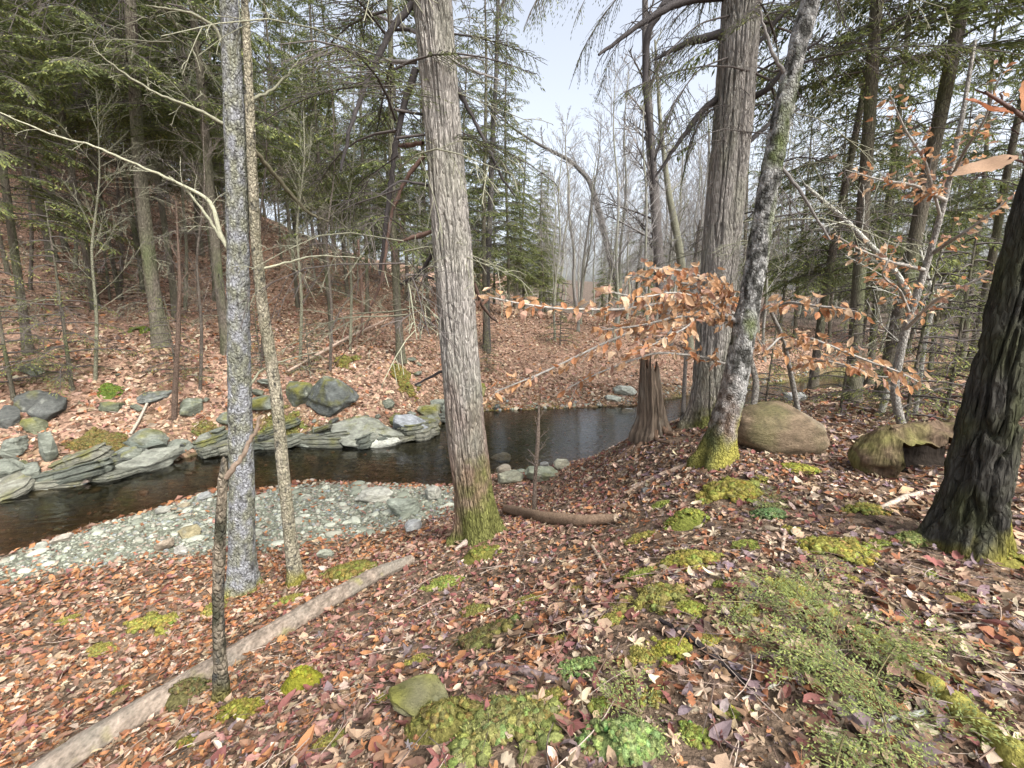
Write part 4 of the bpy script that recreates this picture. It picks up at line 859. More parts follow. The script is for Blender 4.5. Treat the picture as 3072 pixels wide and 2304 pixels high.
P = bar_points(30000)[:13000]; near_b = np.hypot(P[:, 0], P[:, 1])
sz = np.clip(rgs.lognormal(-3.15, .45, len(P)), .02, .14)
obj('pebbles', scatter_mesh(SV0, P + [0, 0, .008], tnorm(P), rgs.uniform(0, 6.3, len(P)), sz, stone_cols(len(P), rgs), .2, rgs, 'pebbles', M_STONE), bar)['kind'] = 'stuff'
SM = [[mesh('stone', V, F, M_STONE, c) for V, F in SV[:4]] for c in stone_cols(5, rgs)]
Pb = bar_points(9000)[:300]
for p in Pb:
    o = obj('stone', SM[rgs.integers(0, 5)][rgs.integers(0, 4)], bar, (p[0], p[1], p[2] + .012)); s = float(np.clip(rgs.lognormal(-2.05, .4), .08, .3)); o.scale = (s, s * rgs.uniform(.7, 1), s * rgs.uniform(.6, 1)); o.rotation_euler = (rgs.normal(0, .15), rgs.normal(0, .15), rgs.uniform(0, 6.3))
# stones on the stream bed and the far shore shingle
def stream_stones():
    n = 9000; P = np.column_stack([rgs.uniform(-12, 9, n), rgs.uniform(4, 17, n)]); ins = inpoly(P, water_poly); dnear = seg_dist(P, NE); P = P[ins & (rgs.random(n) < np.exp(-dnear / 1.3) + .12)]
    P = np.column_stack([P, terr(P) + .01]); c = np.array([(.26, .15, .09), (.2, .125, .085), (.2, .19, .13), (.13, .11, .075)])[rgs.integers(0, 4, len(P))] * rgs.uniform(.6, 1.4, (len(P), 1))
    return scatter_mesh(SV0, P, tnorm(P), rgs.uniform(0, 6.3, len(P)), np.clip(rgs.lognormal(-2.6, .5, len(P)), .04, .25), c, .2, rgs, 'stream_bed_stones', M_STONE)
tag(obj('stream_bed_stones', stream_stones()), 'brown cobbles under the clear shallow water', 'stones', kind='stuff')
def shore_stones():
    n = 26000; P = np.column_stack([rgs.uniform(-12, 16, n), rgs.uniform(6, 24, n)]); d = seg_dist(P, FE); ins = inpoly(P, water_poly); dn_ = seg_dist(P, NE)
    k = ((~ins) & (d < rgs.exponential(.35, n)) & (P[:, 0] > -1.5)) | ((~ins) & (dn_ < rgs.exponential(.12, n))) | ((~ins) & (d < rgs.exponential(.15, n)))
    P = P[k]; P = np.column_stack([P, terr(P) + .01]); return scatter_mesh(SV0, P, tnorm(P), rgs.uniform(0, 6.3, len(P)), np.clip(rgs.lognormal(-2.4, .5, len(P)), .04, .32), stone_cols(len(P), rgs) * .95, .2, rgs, 'shore_shingle', M_STONE)
tag(obj('shore_shingle', shore_stones()), 'pale shingle strewn along the waterline of both banks', 'stones', kind='stuff')

# ---------------------------------------------------------------- moss cushions
MOSSPOS = []
_hemi = None
def moss_px(px, py, w, h, label, col, hump=.3, seed=0, fuzz=1.0, asp=.75, rz=0.0):
    """a cushion built of many small uneven tufts with a ragged edge"""
    p = G(px, py); t = depth(p); off = math.hypot(1, (px - 512) / FPX); rx = w * 1.18 / 2 / FPX * t / off ** .7; ry = rx * asp; rg = np.random.default_rng(int(px * 3 + py))
    MOSSPOS.append((p[0], p[1], max(rx, ry))); tuft = float(np.clip(rx * .085, .011, .045)); b = Bag(); n = int(np.clip(3.0 * rx * ry / tuft ** 2, 40, 1100))
    Q = rg.normal(0, .52, (n * 2, 2)); ang = np.arctan2(Q[:, 1], Q[:, 0]); rad = np.hypot(Q[:, 0], Q[:, 1]); lim = .75 + .55 * fbm(np.column_stack([np.cos(ang) * 1.6 + px, np.sin(ang) * 1.6]), 3, seed)
    hole = fbm(Q * 2.2 + px, 2, seed + 7); k = (rad < lim) & ((hole > -.22) | (rad < .3)); Q = Q[k][:n]; rad = (rad / lim)[k][:n]; m = len(Q)
    XY = p[:2] + Q * [rx, ry]; hh = hump * min(rx, ry) * 1.6 * np.clip(1 - rad ** 2, 0, 1); z = terr(XY) + hh * (1 + .35 * fbm(XY * 8, 2, seed))
    V0, F0 = ICO[0]; S = tuft * rg.uniform(.6, 1.35, (m, 1)) * np.array([1, 1, .7]); jit = 1 + .22 * rg.normal(0, 1, (m, len(V0), 1)); W_ = np.column_stack([XY, z])[:, None] + V0[None] * S[:, None] * jit
    tone = rg.uniform(.7, 1.3, (m, 1)) * (np.array(col) * (1 + rg.normal(0, .10, (m, 3)))); b.add(W_.reshape(-1, 3), (F0[None] + (np.arange(m) * len(V0))[:, None, None]).reshape(-1, 3), np.repeat(tone, len(V0), 0))
    if hump > .2:       # the swell of ground or stone that carries the tufts
        nr, na = 8, 24; rr = np.linspace(0, 1, nr); th = np.arange(na) * 2 * np.pi / na; D = np.array([(r * rx * .85 * math.cos(a), r * ry * .85 * math.sin(a)) for r in rr for a in th]); zz = terr(D + p[:2]) + hump * min(rx, ry) * 1.6 * np.clip(1 - np.repeat(rr, na) ** 2, 0, 1) - .01; b.add(np.column_stack([D + p[:2], zz]), tube_faces(nr, na), np.array(col) * .8)
    nb = int(np.clip(fuzz * rx * ry * 3.14 * 15000 * min(1, (3.5 / t) ** 2), 60, 5000)); ki = rg.integers(0, m, nb); dv = unit(rg.normal(0, 1, (nb, 3)) * [1, 1, .7] + [0, 0, .5]); B0 = np.column_stack([XY, z])[ki] + dv * S[ki]
    H = rg.uniform(.006, .016, nb) * (1 if t < 4 else t / 4); Sd = unit(np.cross(dv, rg.normal(0, 1, (nb, 3)))) * (H * .25)[:, None]; D = unit(dv + rg.normal(0, .4, (nb, 3)) + [0, 0, .3])
    b.add(np.stack([B0 - Sd, B0 + Sd, B0 + D * H[:, None]], 1).reshape(-1, 3), np.arange(3 * nb).reshape(nb, 3), np.repeat(np.array(col) * rg.uniform(.6, 1.7, (nb, 1)), 3, 0))
    return tag(obj('moss_cushion', b.mesh('moss_cushion', M_MOSS, p), None, p), label, 'moss')
YM = (.24, .222, .06); GM = (.15, .19, .065); OM = (.125, .115, .05); BM = (.175, .23, .085)
for a in [
 (686, 524, 44, 30, 'round green moss mound on the knoll below the leaning tree', (.17, .19, .045), .45), (302, 686, 52, 40, 'tall yellow-green moss hump right of the pale fallen log', (.22, .22, .03), .6),
 (182, 700, 56, 40, 'dull olive moss hump tucked behind the pale fallen log', OM, .45), (625, 742, 84, 44, 'bright green feathery moss cushion at bottom centre', BM, .25),
 (578, 667, 48, 40, 'bright green moss patch beside a broken stick in the foreground', BM, .12), (690, 562, 72, 28, 'wide yellow moss carpet in the middle of the knoll', YM, .12),
 (838, 552, 92, 18, 'long yellow moss carpet in front of the dark trunk', YM, .12), (733, 490, 80, 12, 'yellow moss strip at the foot of the leaning tree', YM, .12),
 (655, 600, 80, 22, 'thin yellow moss spread left of the small bright moss on the knoll', (.20, .185, .06), .08), (692, 610, 42, 18, 'small bright moss clump with a pale leaf on the knoll', (.24, .26, .06), .2),
 (672, 650, 56, 24, 'yellow moss by the black rotten sticks in the foreground', (.24, .23, .05), .15), (788, 592, 60, 20, 'yellow moss at the upper end of the mossy buried log', YM, .12),
 (152, 625, 62, 13, 'flat yellow moss on the orange leaf terrace at left', YM, .12), (480, 556, 44, 13, 'mossy root swell at the foot of the furrowed hemlock', (.15, .15, .04), .25),
 (474, 612, 30, 22, 'small yellow-green moss hump mid slope under the furrowed hemlock', (.17, .16, .05), .35), (350, 571, 66, 9, 'thin moss line above the upper end of the pale log', (.18, .165, .05), .1),
 (505, 728, 130, 40, 'wide patchy moss carpet right of the mossy rock at the bottom', (.19, .195, .07), .06), (240, 712, 66, 16, 'moss streak in front of the snapped stem foot', (.19, .18, .04), .15),
 (190, 742, 40, 26, 'mossy streak beside the lower end of the pale log', (.18, .17, .045), .12), (912, 541, 44, 14, 'light green moss tuft left of the dark trunk foot', (.22, .25, .09), .25),
 (1003, 560, 60, 24, 'yellow-green moss heap at the right foot of the dark trunk', YM, .25), (403, 381, 34, 10, 'yellow moss cushion below the clawing hemlock roots on far bank', (.16, .14, .045), .15),
 (100, 447, 80, 18, 'brown-gold moss slope above the slate slabs on the far bank', (.14, .115, .045), .1), (212, 440, 46, 26, 'golden moss behind the lichened tree on the far bank', (.15, .13, .05), .12),
 (282, 425, 46, 22, 'green-gold moss behind the slender stem on the far bank', (.15, .145, .05), .12), (110, 392, 30, 8, 'deep green moss patch over the bank lip at left', (.10, .14, .03), .28),
 (140, 330, 22, 7, 'green moss spot on the left hillside leaves', (.11, .14, .03), .2), (345, 362, 36, 9, 'yellow moss along the far bank lip behind the slender stem', (.15, .135, .045), .12),
 (480, 640, 90, 10, 'faint moss film on bare soil right of the fallen log', (.13, .12, .05), .04), (800, 470, 50, 8, 'yellow-green moss line in front of the big boulder', (.22, .22, .05), .15),
 (770, 515, 40, 12, 'fern-green moss tuft right of the round moss mound', (.11, .16, .07), .25), (868, 510, 56, 10, 'pale yellow moss below the hollow log', (.22, .21, .06), .12)]:
    moss_px(*a, fuzz=.9, seed=int(a[0]))
rgk = np.random.default_rng(66); spots_k = [(640, 575), (610, 620), (720, 585), (745, 610), (705, 640), (640, 660), (560, 640), (600, 705), (655, 700), (545, 700), (470, 745), (530, 600), (575, 590), (745, 545), (790, 530), (705, 500), (660, 505), (760, 480), (880, 545), (850, 580), (930, 575), (640, 540), (420, 660), (380, 700), (330, 740), (260, 640), (100, 650), (215, 610), (120, 690), (70, 620), (290, 600), (440, 585), (960, 600), (700, 735), (735, 715)]
for (a_, b_) in spots_k:
    u_ = 'left of the pale fallen log' if a_ < 300 and b_ < 700 and a_ * .68 + b_ < 780 else 'on the slope below the furrowed hemlock' if a_ < 520 else 'in the bottom middle of the knoll' if b_ > 630 else 'on the middle of the knoll' if a_ < 720 else 'on the right of the knoll'
    moss_px(a_, b_, rgk.uniform(18, 46), 14, f'small {"bright" if b_ % 2 else "yellowish"} moss tuft {u_}', (.20, .225, .06) if b_ % 2 else (.225, .205, .06), .1, seed=a_, fuzz=1.2)['group'] = 'small moss tufts'
# mossy rock at the bottom edge
rock_px(418, 722, 64, 15, 'low mossy rock with grey lichened corner at bottom left of centre', (.20, .19, .13), .3, (.1, .1), dp=.9, block=.35, moss=.9, sink=.3, sub=4, mat=M_ROCK)
moss_px(440, 722, 80, 30, 'thick brown-green moss over the low rock at the bottom', (.15, .14, .045), .3, seed=4)

# ---------------------------------------------------------------- logs
def log_thing(name, label, pts, color, mat, n=48, disp=None, step=.02, lift=.5, cat='log', endcol=(.25, .2, .15), ends=True, straight=False):
    """fallen log through pixel ground points (x, y, width)"""
    P = []; r = []
    for a in pts:
        p = G(a[0], a[1]); rad = a[2] / 2 / FPX * depth(p) / math.hypot(1, (a[0] - 512) / FPX); p = p.copy(); p[2] += rad * lift; P.append(p); r.append(rad)
    if straight:
        P = np.array(P); f = np.linspace(0, 1, len(P))[:, None]; f = (np.linalg.norm(P - P[0], axis=1) / np.linalg.norm(P[-1] - P[0]))[:, None]; S_ = P[0] + (P[-1] - P[0]) * f; P = .2 * P + .8 * S_; r = list(np.array(r) * .98); zt = terr(P) + .62 * np.array(r); cf = np.polyfit(f[:, 0], zt, 1); P[:, 2] = .75 * np.polyval(cf, f[:, 0]) + .25 * zt + .01
    L = sum(np.linalg.norm(np.diff(np.array(P), axis=0), axis=1)); Q, rr = resample(P, max(12, int(L / step)), np.array(r)); base = Q[len(Q) // 2] - [0, 0, float(np.mean(r))]
    V, F = tube(Q, rr, n, disp); b = Bag(); b.add(V, F, color(V)); root = thing(name, label, cat, base); obj('stem', b.mesh('stem', mat, base), root)
    if ends:
        for ring, c in ((V[:n], Q[0]), (V[-n:], Q[-1])):
            e = Bag(); e.add(np.vstack([ring, c[None]]), np.array([[i, (i + 1) % n, n] for i in range(n)]), np.array(endcol)); obj('end', e.mesh('end', M_WOOD, base), root)
    return root, Q, base
def col_log(V):
    C = np.tile([.19, .157, .127], (len(V), 1)) * (1 + .75 * fbm(V * [30, 13, 30], 4, 51))[:, None]; w = np.clip(1.6 * fbm(V * 4, 3, 53) - .2, 0, .8)[:, None]; C = C * (1 - w) + np.array([.17, .155, .13]) * w
    m = np.clip(2 * fbm(V * 7, 3, 55) - .75, 0, .7)[:, None]; return C * (1 - m) + np.array([.2, .2, .06]) * m
lgd = lambda th, P, r: r * .12 * fbm(np.column_stack([np.cos(th) * 4, np.sin(th) * 4, P[:, 1] * 1.0]), 3, 57) + .007 * fbm(P * [38, 22, 38], 3, 59)
log1, LQ, LB = log_thing('fallen_log', 'long pale barkless fallen log slanting down the left slope', [(30, 800, 46), (62, 766, 42), (160, 700, 34), (215, 665, 29), (290, 612, 21), (350, 582, 15), (412, 563, 10)], col_log, M_WOOD, 64, lgd, .012, straight=True)
def col_small(V): return np.tile([.19, .135, .095], (len(V), 1)) * (1 + .35 * fbm(V * 12, 3, 151))[:, None]
log_thing('fallen_limb', 'thin brown limb lying across red leaves right of the furrowed hemlock', [(506, 512, 8), (540, 522, 12), (580, 526, 12), (616, 522, 9)], col_small, M_WOOD, 20, lgd, .03, .9)
log_thing('fallen_limb', 'grey forked limb resting against the foot of the furrowed hemlock', [(455, 552, 4), (470, 543, 7), (480, 532, 6), (487, 521, 4)], lambda V: np.tile([.3, .25, .21], (len(V), 1)), M_WOOD, 14, lgd, .03, 1.0)
def col_ml(V):
    C = np.tile(YM, (len(V), 1)) * (1 + .4 * fbm(V * 14, 3, 161))[:, None]; w = np.clip(1.6 * fbm(V * 5, 3, 163) - .5, 0, .9)[:, None]; return C * (1 - w) + np.array([.13, .09, .06]) * w
log_thing('mossy_log', 'half-buried log cushioned in yellow moss at bottom right', [(768, 583, 14), (830, 615, 19), (900, 662, 25), (960, 710, 28), (1040, 780, 32)], col_ml, M_MOSS, 64, lambda th, P, r: .05 * fbm(P * 7, 3, 167) + .02 * fbm(P * 26, 2, 168), .012, .0, ends=False)
log_thing('fallen_branch', 'pale dead branch across the dark outcrop behind the slender stem', [(288, 378, 2.5), (320, 363, 3.5), (352, 344, 3), (388, 325, 2)], lambda V: np.tile([.34, .26, .21], (len(V), 1)), M_WOOD, 8, None, .1, 6.0, 'branch')
log_thing('dead_pole', 'forked grey dead pole leaning among rocks on the left far bank', [(131, 438, 3.4), (139, 425, 3.4), (148, 406, 3), (152, 395, 2)], lambda V: np.tile([.32, .29, .24], (len(V), 1)), M_WOOD, 8, None, .08, 3.0, 'branch')
# hollow rotten log on the right
def hollow_log():
    pA, pE = G(852, 472).copy(), G(985, 480).copy(); pE[1] += .2; rA = 22 / FPX * depth(pA); rE = 36 / FPX * depth(pE); pA[2] = tz(*pA[:2]) + rA * .62; pE[2] = tz(*pE[:2]) + rE * .6
    m_, n = 90, 80; s = np.linspace(0, 1, m_); Q = pA + (pE - pA) * s[:, None]; Q[:, 2] += .03 * np.sin(s * 5); base = Q[m_ // 2] - [0, 0, rA]; U = np.array([0, 0, 1.]); A_ = unit(pE - pA); S = unit(np.cross(A_, U)); S = S if S[1] < 0 else -S; U = unit(np.cross(S, A_)) * np.sign(np.cross(S, A_)[2])
    O, I = [], []
    for i in range(m_):
        lip = fbm(np.array([[s[i] * 7, 3.3]]), 3, 173)[0]; op = float(np.clip((s[i] - .2) / .12, 0, 1)); ph = np.linspace(R(-175), R(178 - 128 * op + 38 * lip * op), n); r0 = (rA + (rE - rA) * s[i]) * min(1, .42 + .58 * (s[i] / .2) ** .6)
        w = fbm(np.column_stack([np.cos(ph) * 1.8, np.sin(ph) * 1.8, np.full(n, s[i] * 4)]), 3, 171) * .34 + .07 * fbm(np.column_stack([np.cos(ph) * 9, np.sin(ph) * 9, np.full(n, s[i] * 7)]), 3, 175)
        d = np.sin(ph)[:, None] * S + np.cos(ph)[:, None] * U; O.append(Q[i] + d * (r0 * (1 + w))[:, None]); I.append(Q[i] + d * (r0 * (.76 + .5 * w))[:, None])
    ring0 = O[0]; O = np.concatenate(O); I = np.concatenate(I); m = len(O); i_ = np.arange(m_ - 1)[:, None] * n; j = np.arange(n - 1)[None]; Fo = np.stack([i_ + j, i_ + j + 1, i_ + n + j + 1, i_ + n + j], 2).reshape(-1, 4)
    k = np.arange(m_ - 1) * n; e = np.arange(n - 1); rim = np.concatenate([np.stack([k + n - 1, k + 2 * n - 1, k + 2 * n - 1 + m, k + n - 1 + m], 1), np.stack([e, e + 1, e + 1 + m, e + m], 1) + (m_ - 1) * n])
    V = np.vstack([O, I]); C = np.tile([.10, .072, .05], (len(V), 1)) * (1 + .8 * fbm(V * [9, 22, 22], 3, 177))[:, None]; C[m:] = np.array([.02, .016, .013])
    up = np.clip((V[:, 2] - np.repeat(np.tile(Q[:, 2], 2), n)) / rA, -1, 1); mo = np.clip(.55 * up + 1.5 * fbm(V * 4, 3, 179) + .75 - 1.0 * (np.repeat(np.tile(s, 2), n)), 0, 1)[:, None]; mo[m:] = 0; C = C * (1 - mo) + np.array([.15, .15, .05]) * (1 + .4 * fbm(V * 20, 2, 178))[:, None] * mo
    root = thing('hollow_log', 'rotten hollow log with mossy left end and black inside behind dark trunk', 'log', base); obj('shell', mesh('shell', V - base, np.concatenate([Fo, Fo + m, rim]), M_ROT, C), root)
    eb = Bag(); eb.add(np.vstack([ring0, Q[:1] - A_ * .05]), np.array([[i, (i + 1) % n, n] for i in range(n)]), np.array([.14, .135, .06])); obj('end', eb.mesh('end', M_ROT, base), root)
hollow_log()

# ---------------------------------------------------------------- leaves
def leaf_simple(rg, fold=.25, curl=.3):
    x = np.array([0, .22, .5, .78, 1.0]); w = np.array([0, .19, .235, .145, 0]); zc = curl * (x - .5) ** 2 * rg.choice([1, -1]) * 1.2; tw = rg.normal(0, .12)
    midv = np.column_stack([x - .5, .03 * np.sin(x * 4), zc]); l = np.column_stack([x[1:4] - .5, w[1:4], zc[1:4] + fold * w[1:4] + tw * w[1:4]]); r = np.column_stack([x[1:4] - .5, -w[1:4], zc[1:4] + fold * w[1:4] * rg.uniform(.2, 1.2) - tw * w[1:4]])
    V = np.vstack([midv, l, r]); F = [(0, 1, 5), (1, 6, 5), (1, 2, 6), (2, 7, 6), (2, 3, 7), (3, 4, 7), (0, 8, 1), (1, 8, 9), (1, 9, 2), (2, 9, 10), (2, 10, 3), (3, 10, 4)]
    V[:, 2] += rg.normal(0, .02, len(V)); return V, np.array(F)
def leaf_lobed(rg, lobes=5, crumple=.09):
    n = lobes * 4; a = np.linspace(-math.pi * .86, math.pi * .86, n); r = .34 + .17 * np.cos(a * lobes / 1.0) + .04 * rg.normal(0, 1, n); r *= 1 - .12 * np.abs(a) / 3
    V = np.column_stack([r * np.cos(a), r * np.sin(a), crumple * np.sin(a * 2 + rg.uniform(0, 6)) + rg.normal(0, .03, n) + .25 * r * r]); V = np.vstack([V, [[-.12, 0, 0]]])
    st = np.array([[-.12, .008, 0], [-.12, -.008, 0], [-.55, -.008, .05], [-.55, .008, .05]]); m = len(V); return np.vstack([V, st]), np.array([(i, i + 1, n) for i in range(n - 1)] + [(m, m + 2, m + 1), (m, m + 3, m + 2)])
def leaf_oak(rg):
    x = np.linspace(0, 1, 11); w = (.10 + .17 * np.sin(np.pi * x ** .8)) * (1 + .42 * np.cos(x * 2 * np.pi * 4)); w[0] = w[-1] = 0.01; c = rg.normal(0, .25); z = c * (x - .5) ** 2 + .04 * np.sin(x * 9 + rg.uniform(0, 6)); n = 11
    M_ = np.column_stack([x - .5, 0 * x, z]); Lf = np.column_stack([x - .5, w, z + .3 * w * rg.uniform(-.3, 1)]); Rt = np.column_stack([x - .5, -w, z + .3 * w * rg.uniform(-.3, 1)]); V = np.vstack([M_, Lf, Rt]); F = []
    for i in range(n - 1): F += [(i, i + 1, n + i + 1), (i, n + i + 1, n + i), (i, 2 * n + i, 2 * n + i + 1), (i, 2 * n + i + 1, i + 1)]
    return V, np.array(F)
rgl = np.random.default_rng(202)
LS = [leaf_simple(rgl, rgl.uniform(.0, 1.1), rgl.uniform(.2, 1.5)) for _ in range(7)]; LL = [leaf_lobed(rgl, 5, rgl.uniform(.04, .13)) for _ in range(5)]; LO = [leaf_oak(rgl) for _ in range(4)]
LF = [(np.array([[-.5, 0, 0], [0, -.3, h], [.5, 0, .02], [0, .3, h2]]), np.array([[0, 1, 2], [0, 2, 3]])) for h, h2 in ((.12, .1), (.2, .05), (-.08, .15), (.05, -.1))]
PAL = {'tan': (.34, .245, .17), 'orange': (.33, .16, .075), 'rust': (.24, .105, .055), 'maroon': (.20, .085, .075), 'rose': (.29, .165, .13), 'mauve': (.19, .145, .15), 'pale': (.46, .37, .28), 'brown': (.16, .10, .065), 'dark': (.08, .055, .042), 'cream': (.50, .43, .30)}
def mixpal(w, n, rg):
    k = list(w); p = np.array([w[i] for i in k], float); p /= p.sum(); c = np.array([PAL[i] for i in k])[rg.choice(len(k), n, p=p)]; return c * rg.uniform(.7, 1.3, (n, 1)) * (1 + rg.normal(0, .04, (n, 3)))
ZL = dict(tan=3, orange=3.4, rust=2.2, maroon=.9, rose=1.5, brown=2, pale=1.2); ZC = dict(tan=2.6, rose=2.2, maroon=2.0, orange=1.5, brown=2.4, mauve=.5, pale=1.2, dark=.5); ZR = dict(tan=3.2, pale=1.6, brown=3.4, mauve=2.2, rust=1.0, orange=.6, maroon=1.1, cream=.5, dark=1.4); ZH = dict(tan=4, brown=3.2, rust=.8, rose=1.2, pale=1.6, dark=.9, orange=.3)
def leaf_zone(P):
    x, y = P[:, 0], P[:, 1]; far = (y > np.interp(x, FE[:, 0], FE[:, 1])); q = .6 * fbm(P[:, :2] * .9, 2, 31)
    crest = np.interp(y, [0, 2, 4, 7], [.3, .5, .9, 1.6]); z = np.where(far, 3, np.where(x > crest + q, 2, np.where(x < -1.6 - .3 * (y - 3) * 0 + q, 0, 1))); return z
def leaf_cols(P, rg):
    z = leaf_zone(P); C = np.zeros((len(P), 3))
    for k, w in enumerate((ZL, ZC, ZR, ZH)): s = z == k; C[s] = mixpal(w, s.sum(), rg)
    return C
def sample_ring(r0, r1, dens, half=R(66)):
    n = int(half * (r1 * r1 - r0 * r0) * dens); r = np.sqrt(rgl.uniform(r0 * r0, r1 * r1, n)); a = rgl.uniform(-half, half, n); P = np.column_stack([r * np.sin(a), r * np.cos(a)])
    k = ~inpoly(P, water_poly); P = P[k]; bm_ = bar_mask(P); k = rgl.random(len(P)) > bm_ * .93; P = P[k]
    if len(MOSSPOS) and r1 < 14:
        pr = np.zeros(len(P))
        for mx, my, mr in MOSSPOS: pr = np.maximum(pr, (np.hypot(P[:, 0] - mx, P[:, 1] - my) < mr * .65) * .86)
        P = P[rgl.random(len(P)) > pr]
    bare = fbm(P * 1.6, 3, 203); P = P[(bare > -.42) | (rgl.random(len(P)) < .35)]
    return np.column_stack([P, terr(P)])
def litter(name, label, rings, tm, size, tilt, lift):
    P = np.vstack([sample_ring(*r) for r in rings]); n = len(P); s = np.clip(rgl.lognormal(math.log(size), .32, n), size * .45, size * 2.2)
    C = leaf_cols(P, rgl); P = P + np.column_stack([np.zeros((n, 2)), rgl.uniform(.0, lift, n)])
    tag(obj(name, scatter_mesh(tm, P, tnorm(P), rgl.uniform(0, 6.3, n), s, C, tilt, rgl, name, M_LEAF, False)), label, 'leaves', kind='stuff'); return P
litter('leaf_litter', 'fallen oak, maple and beech leaves around the camera', [(.6, 3.2, 850), (3.2, 5.5, 480)], LS + LL + LO, .058, .4, .03)
litter('leaf_litter', 'fallen leaves over the near slopes', [(4.4, 9, 560)], LS[:4] + LF, .068, .45, .03)
litter('leaf_litter', 'fallen leaves over the far banks and hillside', [(9, 18, 200), (18, 30, 66)], LF, .12, .5, .04)
litter('leaf_litter', 'fallen leaves on the distant woodland floor', [(28, 46, 24)], LF, .19, .42, .04)
litter('leaf_crumbs', 'crumbled leaf bits and humus between the fallen leaves', [(.6, 3.4, 1500), (3.4, 6.5, 420)], LF, .018, .5, .012)
# the leaves that show largest, one by one
LM = [mesh('leaf', V, F, M_LEAF, np.array(PAL[c]), False) for c in ('tan', 'orange', 'rust', 'maroon', 'mauve', 'pale', 'cream', 'brown') for V, F in (LS[rgl.integers(0, 7)], LL[rgl.integers(0, 5)], LO[rgl.integers(0, 4)])]
Pn = sample_ring(.75, 3.0, 46)[:300]; Nn = tnorm(Pn)
for p, n_ in zip(Pn, Nn):
    right = p[0] > .3 + rgl.normal(0, .3); c = rgl.choice(8, p=[.2, .08, .1, .08, .16, .18, .06, .14] if right else [.16, .26, .2, .14, .02, .08, .02, .12]); o = obj('leaf', LM[c * 3 + rgl.integers(0, 3)], ground, (p[0], p[1], p[2] + .022))
    o.rotation_euler = Vector(unit(n_ + rgl.normal(0, .3, 3))).to_track_quat('Z', 'Y').to_euler(); o.rotation_euler.rotate_axis('Z', rgl.uniform(0, 6.3)); s = float(np.clip(rgl.normal(.11, .026), .065, .16)); o.scale = (s, s, s)
# twigs and sticks in the litter
def twig_litter():
    b = Bag(); P = np.vstack([sample_ring(.7, 3.5, 40), sample_ring(3.5, 9, 9), sample_ring(9, 22, 1.2)])
    n = len(P); d = np.hypot(P[:, 0], P[:, 1]); L = rgl.uniform(.08, .45, n) * np.where(d < 9, 1, 3); a = rgl.uniform(0, 6.3, n); bow = rgl.normal(0, .08, n) * L; s = np.linspace(-.5, .5, 5)
    X = P[:, 0:1] + np.cos(a)[:, None] * s * L[:, None] - np.sin(a)[:, None] * bow[:, None] * (1 - 4 * s * s); Y = P[:, 1:2] + np.sin(a)[:, None] * s * L[:, None] + np.cos(a)[:, None] * bow[:, None] * (1 - 4 * s * s)
    Z = terr(np.column_stack([X.ravel(), Y.ravel()])).reshape(n, 5) + .022 + rgl.uniform(0, .02, (n, 1))
    for k in range(n):
        r = rgl.uniform(.0015, .004) * (1 if d[k] < 9 else 2.2); V, F = tube(np.column_stack([X[k], Y[k], Z[k]]), np.linspace(r, r * .5, 5), 4); b.add(V, F, np.array([(.26, .2, .16), (.16, .11, .085), (.36, .30, .25), (.1, .08, .07)][rgl.integers(0, 4)]))
    return b.mesh('twig_litter', M_TWIG)
tag(obj('twig_litter', twig_litter()), 'small dead twigs strewn through the leaf litter', 'twigs', kind='stuff')
def stick(label, pts, col, lift=.9, name='fallen_stick'):
    return log_thing(name, label, pts, lambda V: np.array(col) * (1 + .35 * fbm(V * 25, 3, 191))[:, None], M_WOOD, 10, lambda th, P, r: r * .25 * fbm(P * 30, 2, 193), .02, lift, 'stick')
stick('stubby mottled broken stick in front of the bright green moss patch', [(481, 668, 7), (510, 672, 8), (545, 680, 8), (560, 684, 6)], (.15, .115, .11))
stick('thin dark twig lying across the moss right of the stubby stick', [(585, 668, 2.5), (620, 685, 3), (660, 705, 3), (690, 722, 2)], (.12, .085, .06))
stick('forked pale root-like twig at bottom centre', [(552, 700, 4), (565, 720, 4), (590, 745, 4), (625, 766, 4)], (.3, .23, .17))
stick('bent pale stick pointing at the viewer on the knoll', [(608, 575, 2.5), (600, 560, 4), (592, 547, 3)], (.36, .29, .22))
stick('curved pale peeled stick left of the yellow moss carpet', [(725, 575, 3), (738, 560, 4), (755, 553, 3)], (.38, .31, .27))
stick('upright-looking pale stick lying beyond the curved peeled one', [(781, 563, 4), (783, 545, 4), (785, 530, 3)], (.38, .31, .25))
stick('black rotten stick left of the hemlock seedlings', [(660, 622, 5), (690, 640, 7), (720, 665, 7), (752, 690, 6)], (.035, .03, .03))
stick('pale lichened stick across the hemlock seedlings', [(742, 700, 3), (765, 690, 4), (795, 678, 3), (828, 662, 2)], (.36, .36, .31))
stick('crossed grey sticks upper one on the right of the knoll', [(800, 560, 2.5), (830, 545, 3), (862, 527, 2)], (.36, .28, .22))
stick('long grey stick pointing down right from the crossed sticks', [(845, 540, 3), (880, 570, 4), (920, 600, 4), (960, 620, 3)], (.3, .25, .2))
stick('grey weathered slab stick near the right edge', [(880, 510, 6), (905, 500, 9), (935, 492, 6)], (.34, .28, .23))
stick('thick grey branch along the right edge foreground', [(935, 632, 6), (970, 628, 8), (1020, 622, 7)], (.27, .22, .18))
stick('lichen-pale short stick among leaves at bottom right', [(880, 722, 6), (915, 716, 7), (945, 708, 5)], (.34, .36, .31))
stick('long fallen branch on the knoll slope below the leaning tree', [(625, 495, 4), (660, 478, 6), (700, 462, 5)], (.3, .23, .18))
stick('thin fallen branch across the red leaves of the middle slope', [(370, 640, 2), (420, 625, 3), (470, 610, 2)], (.25, .19, .15))

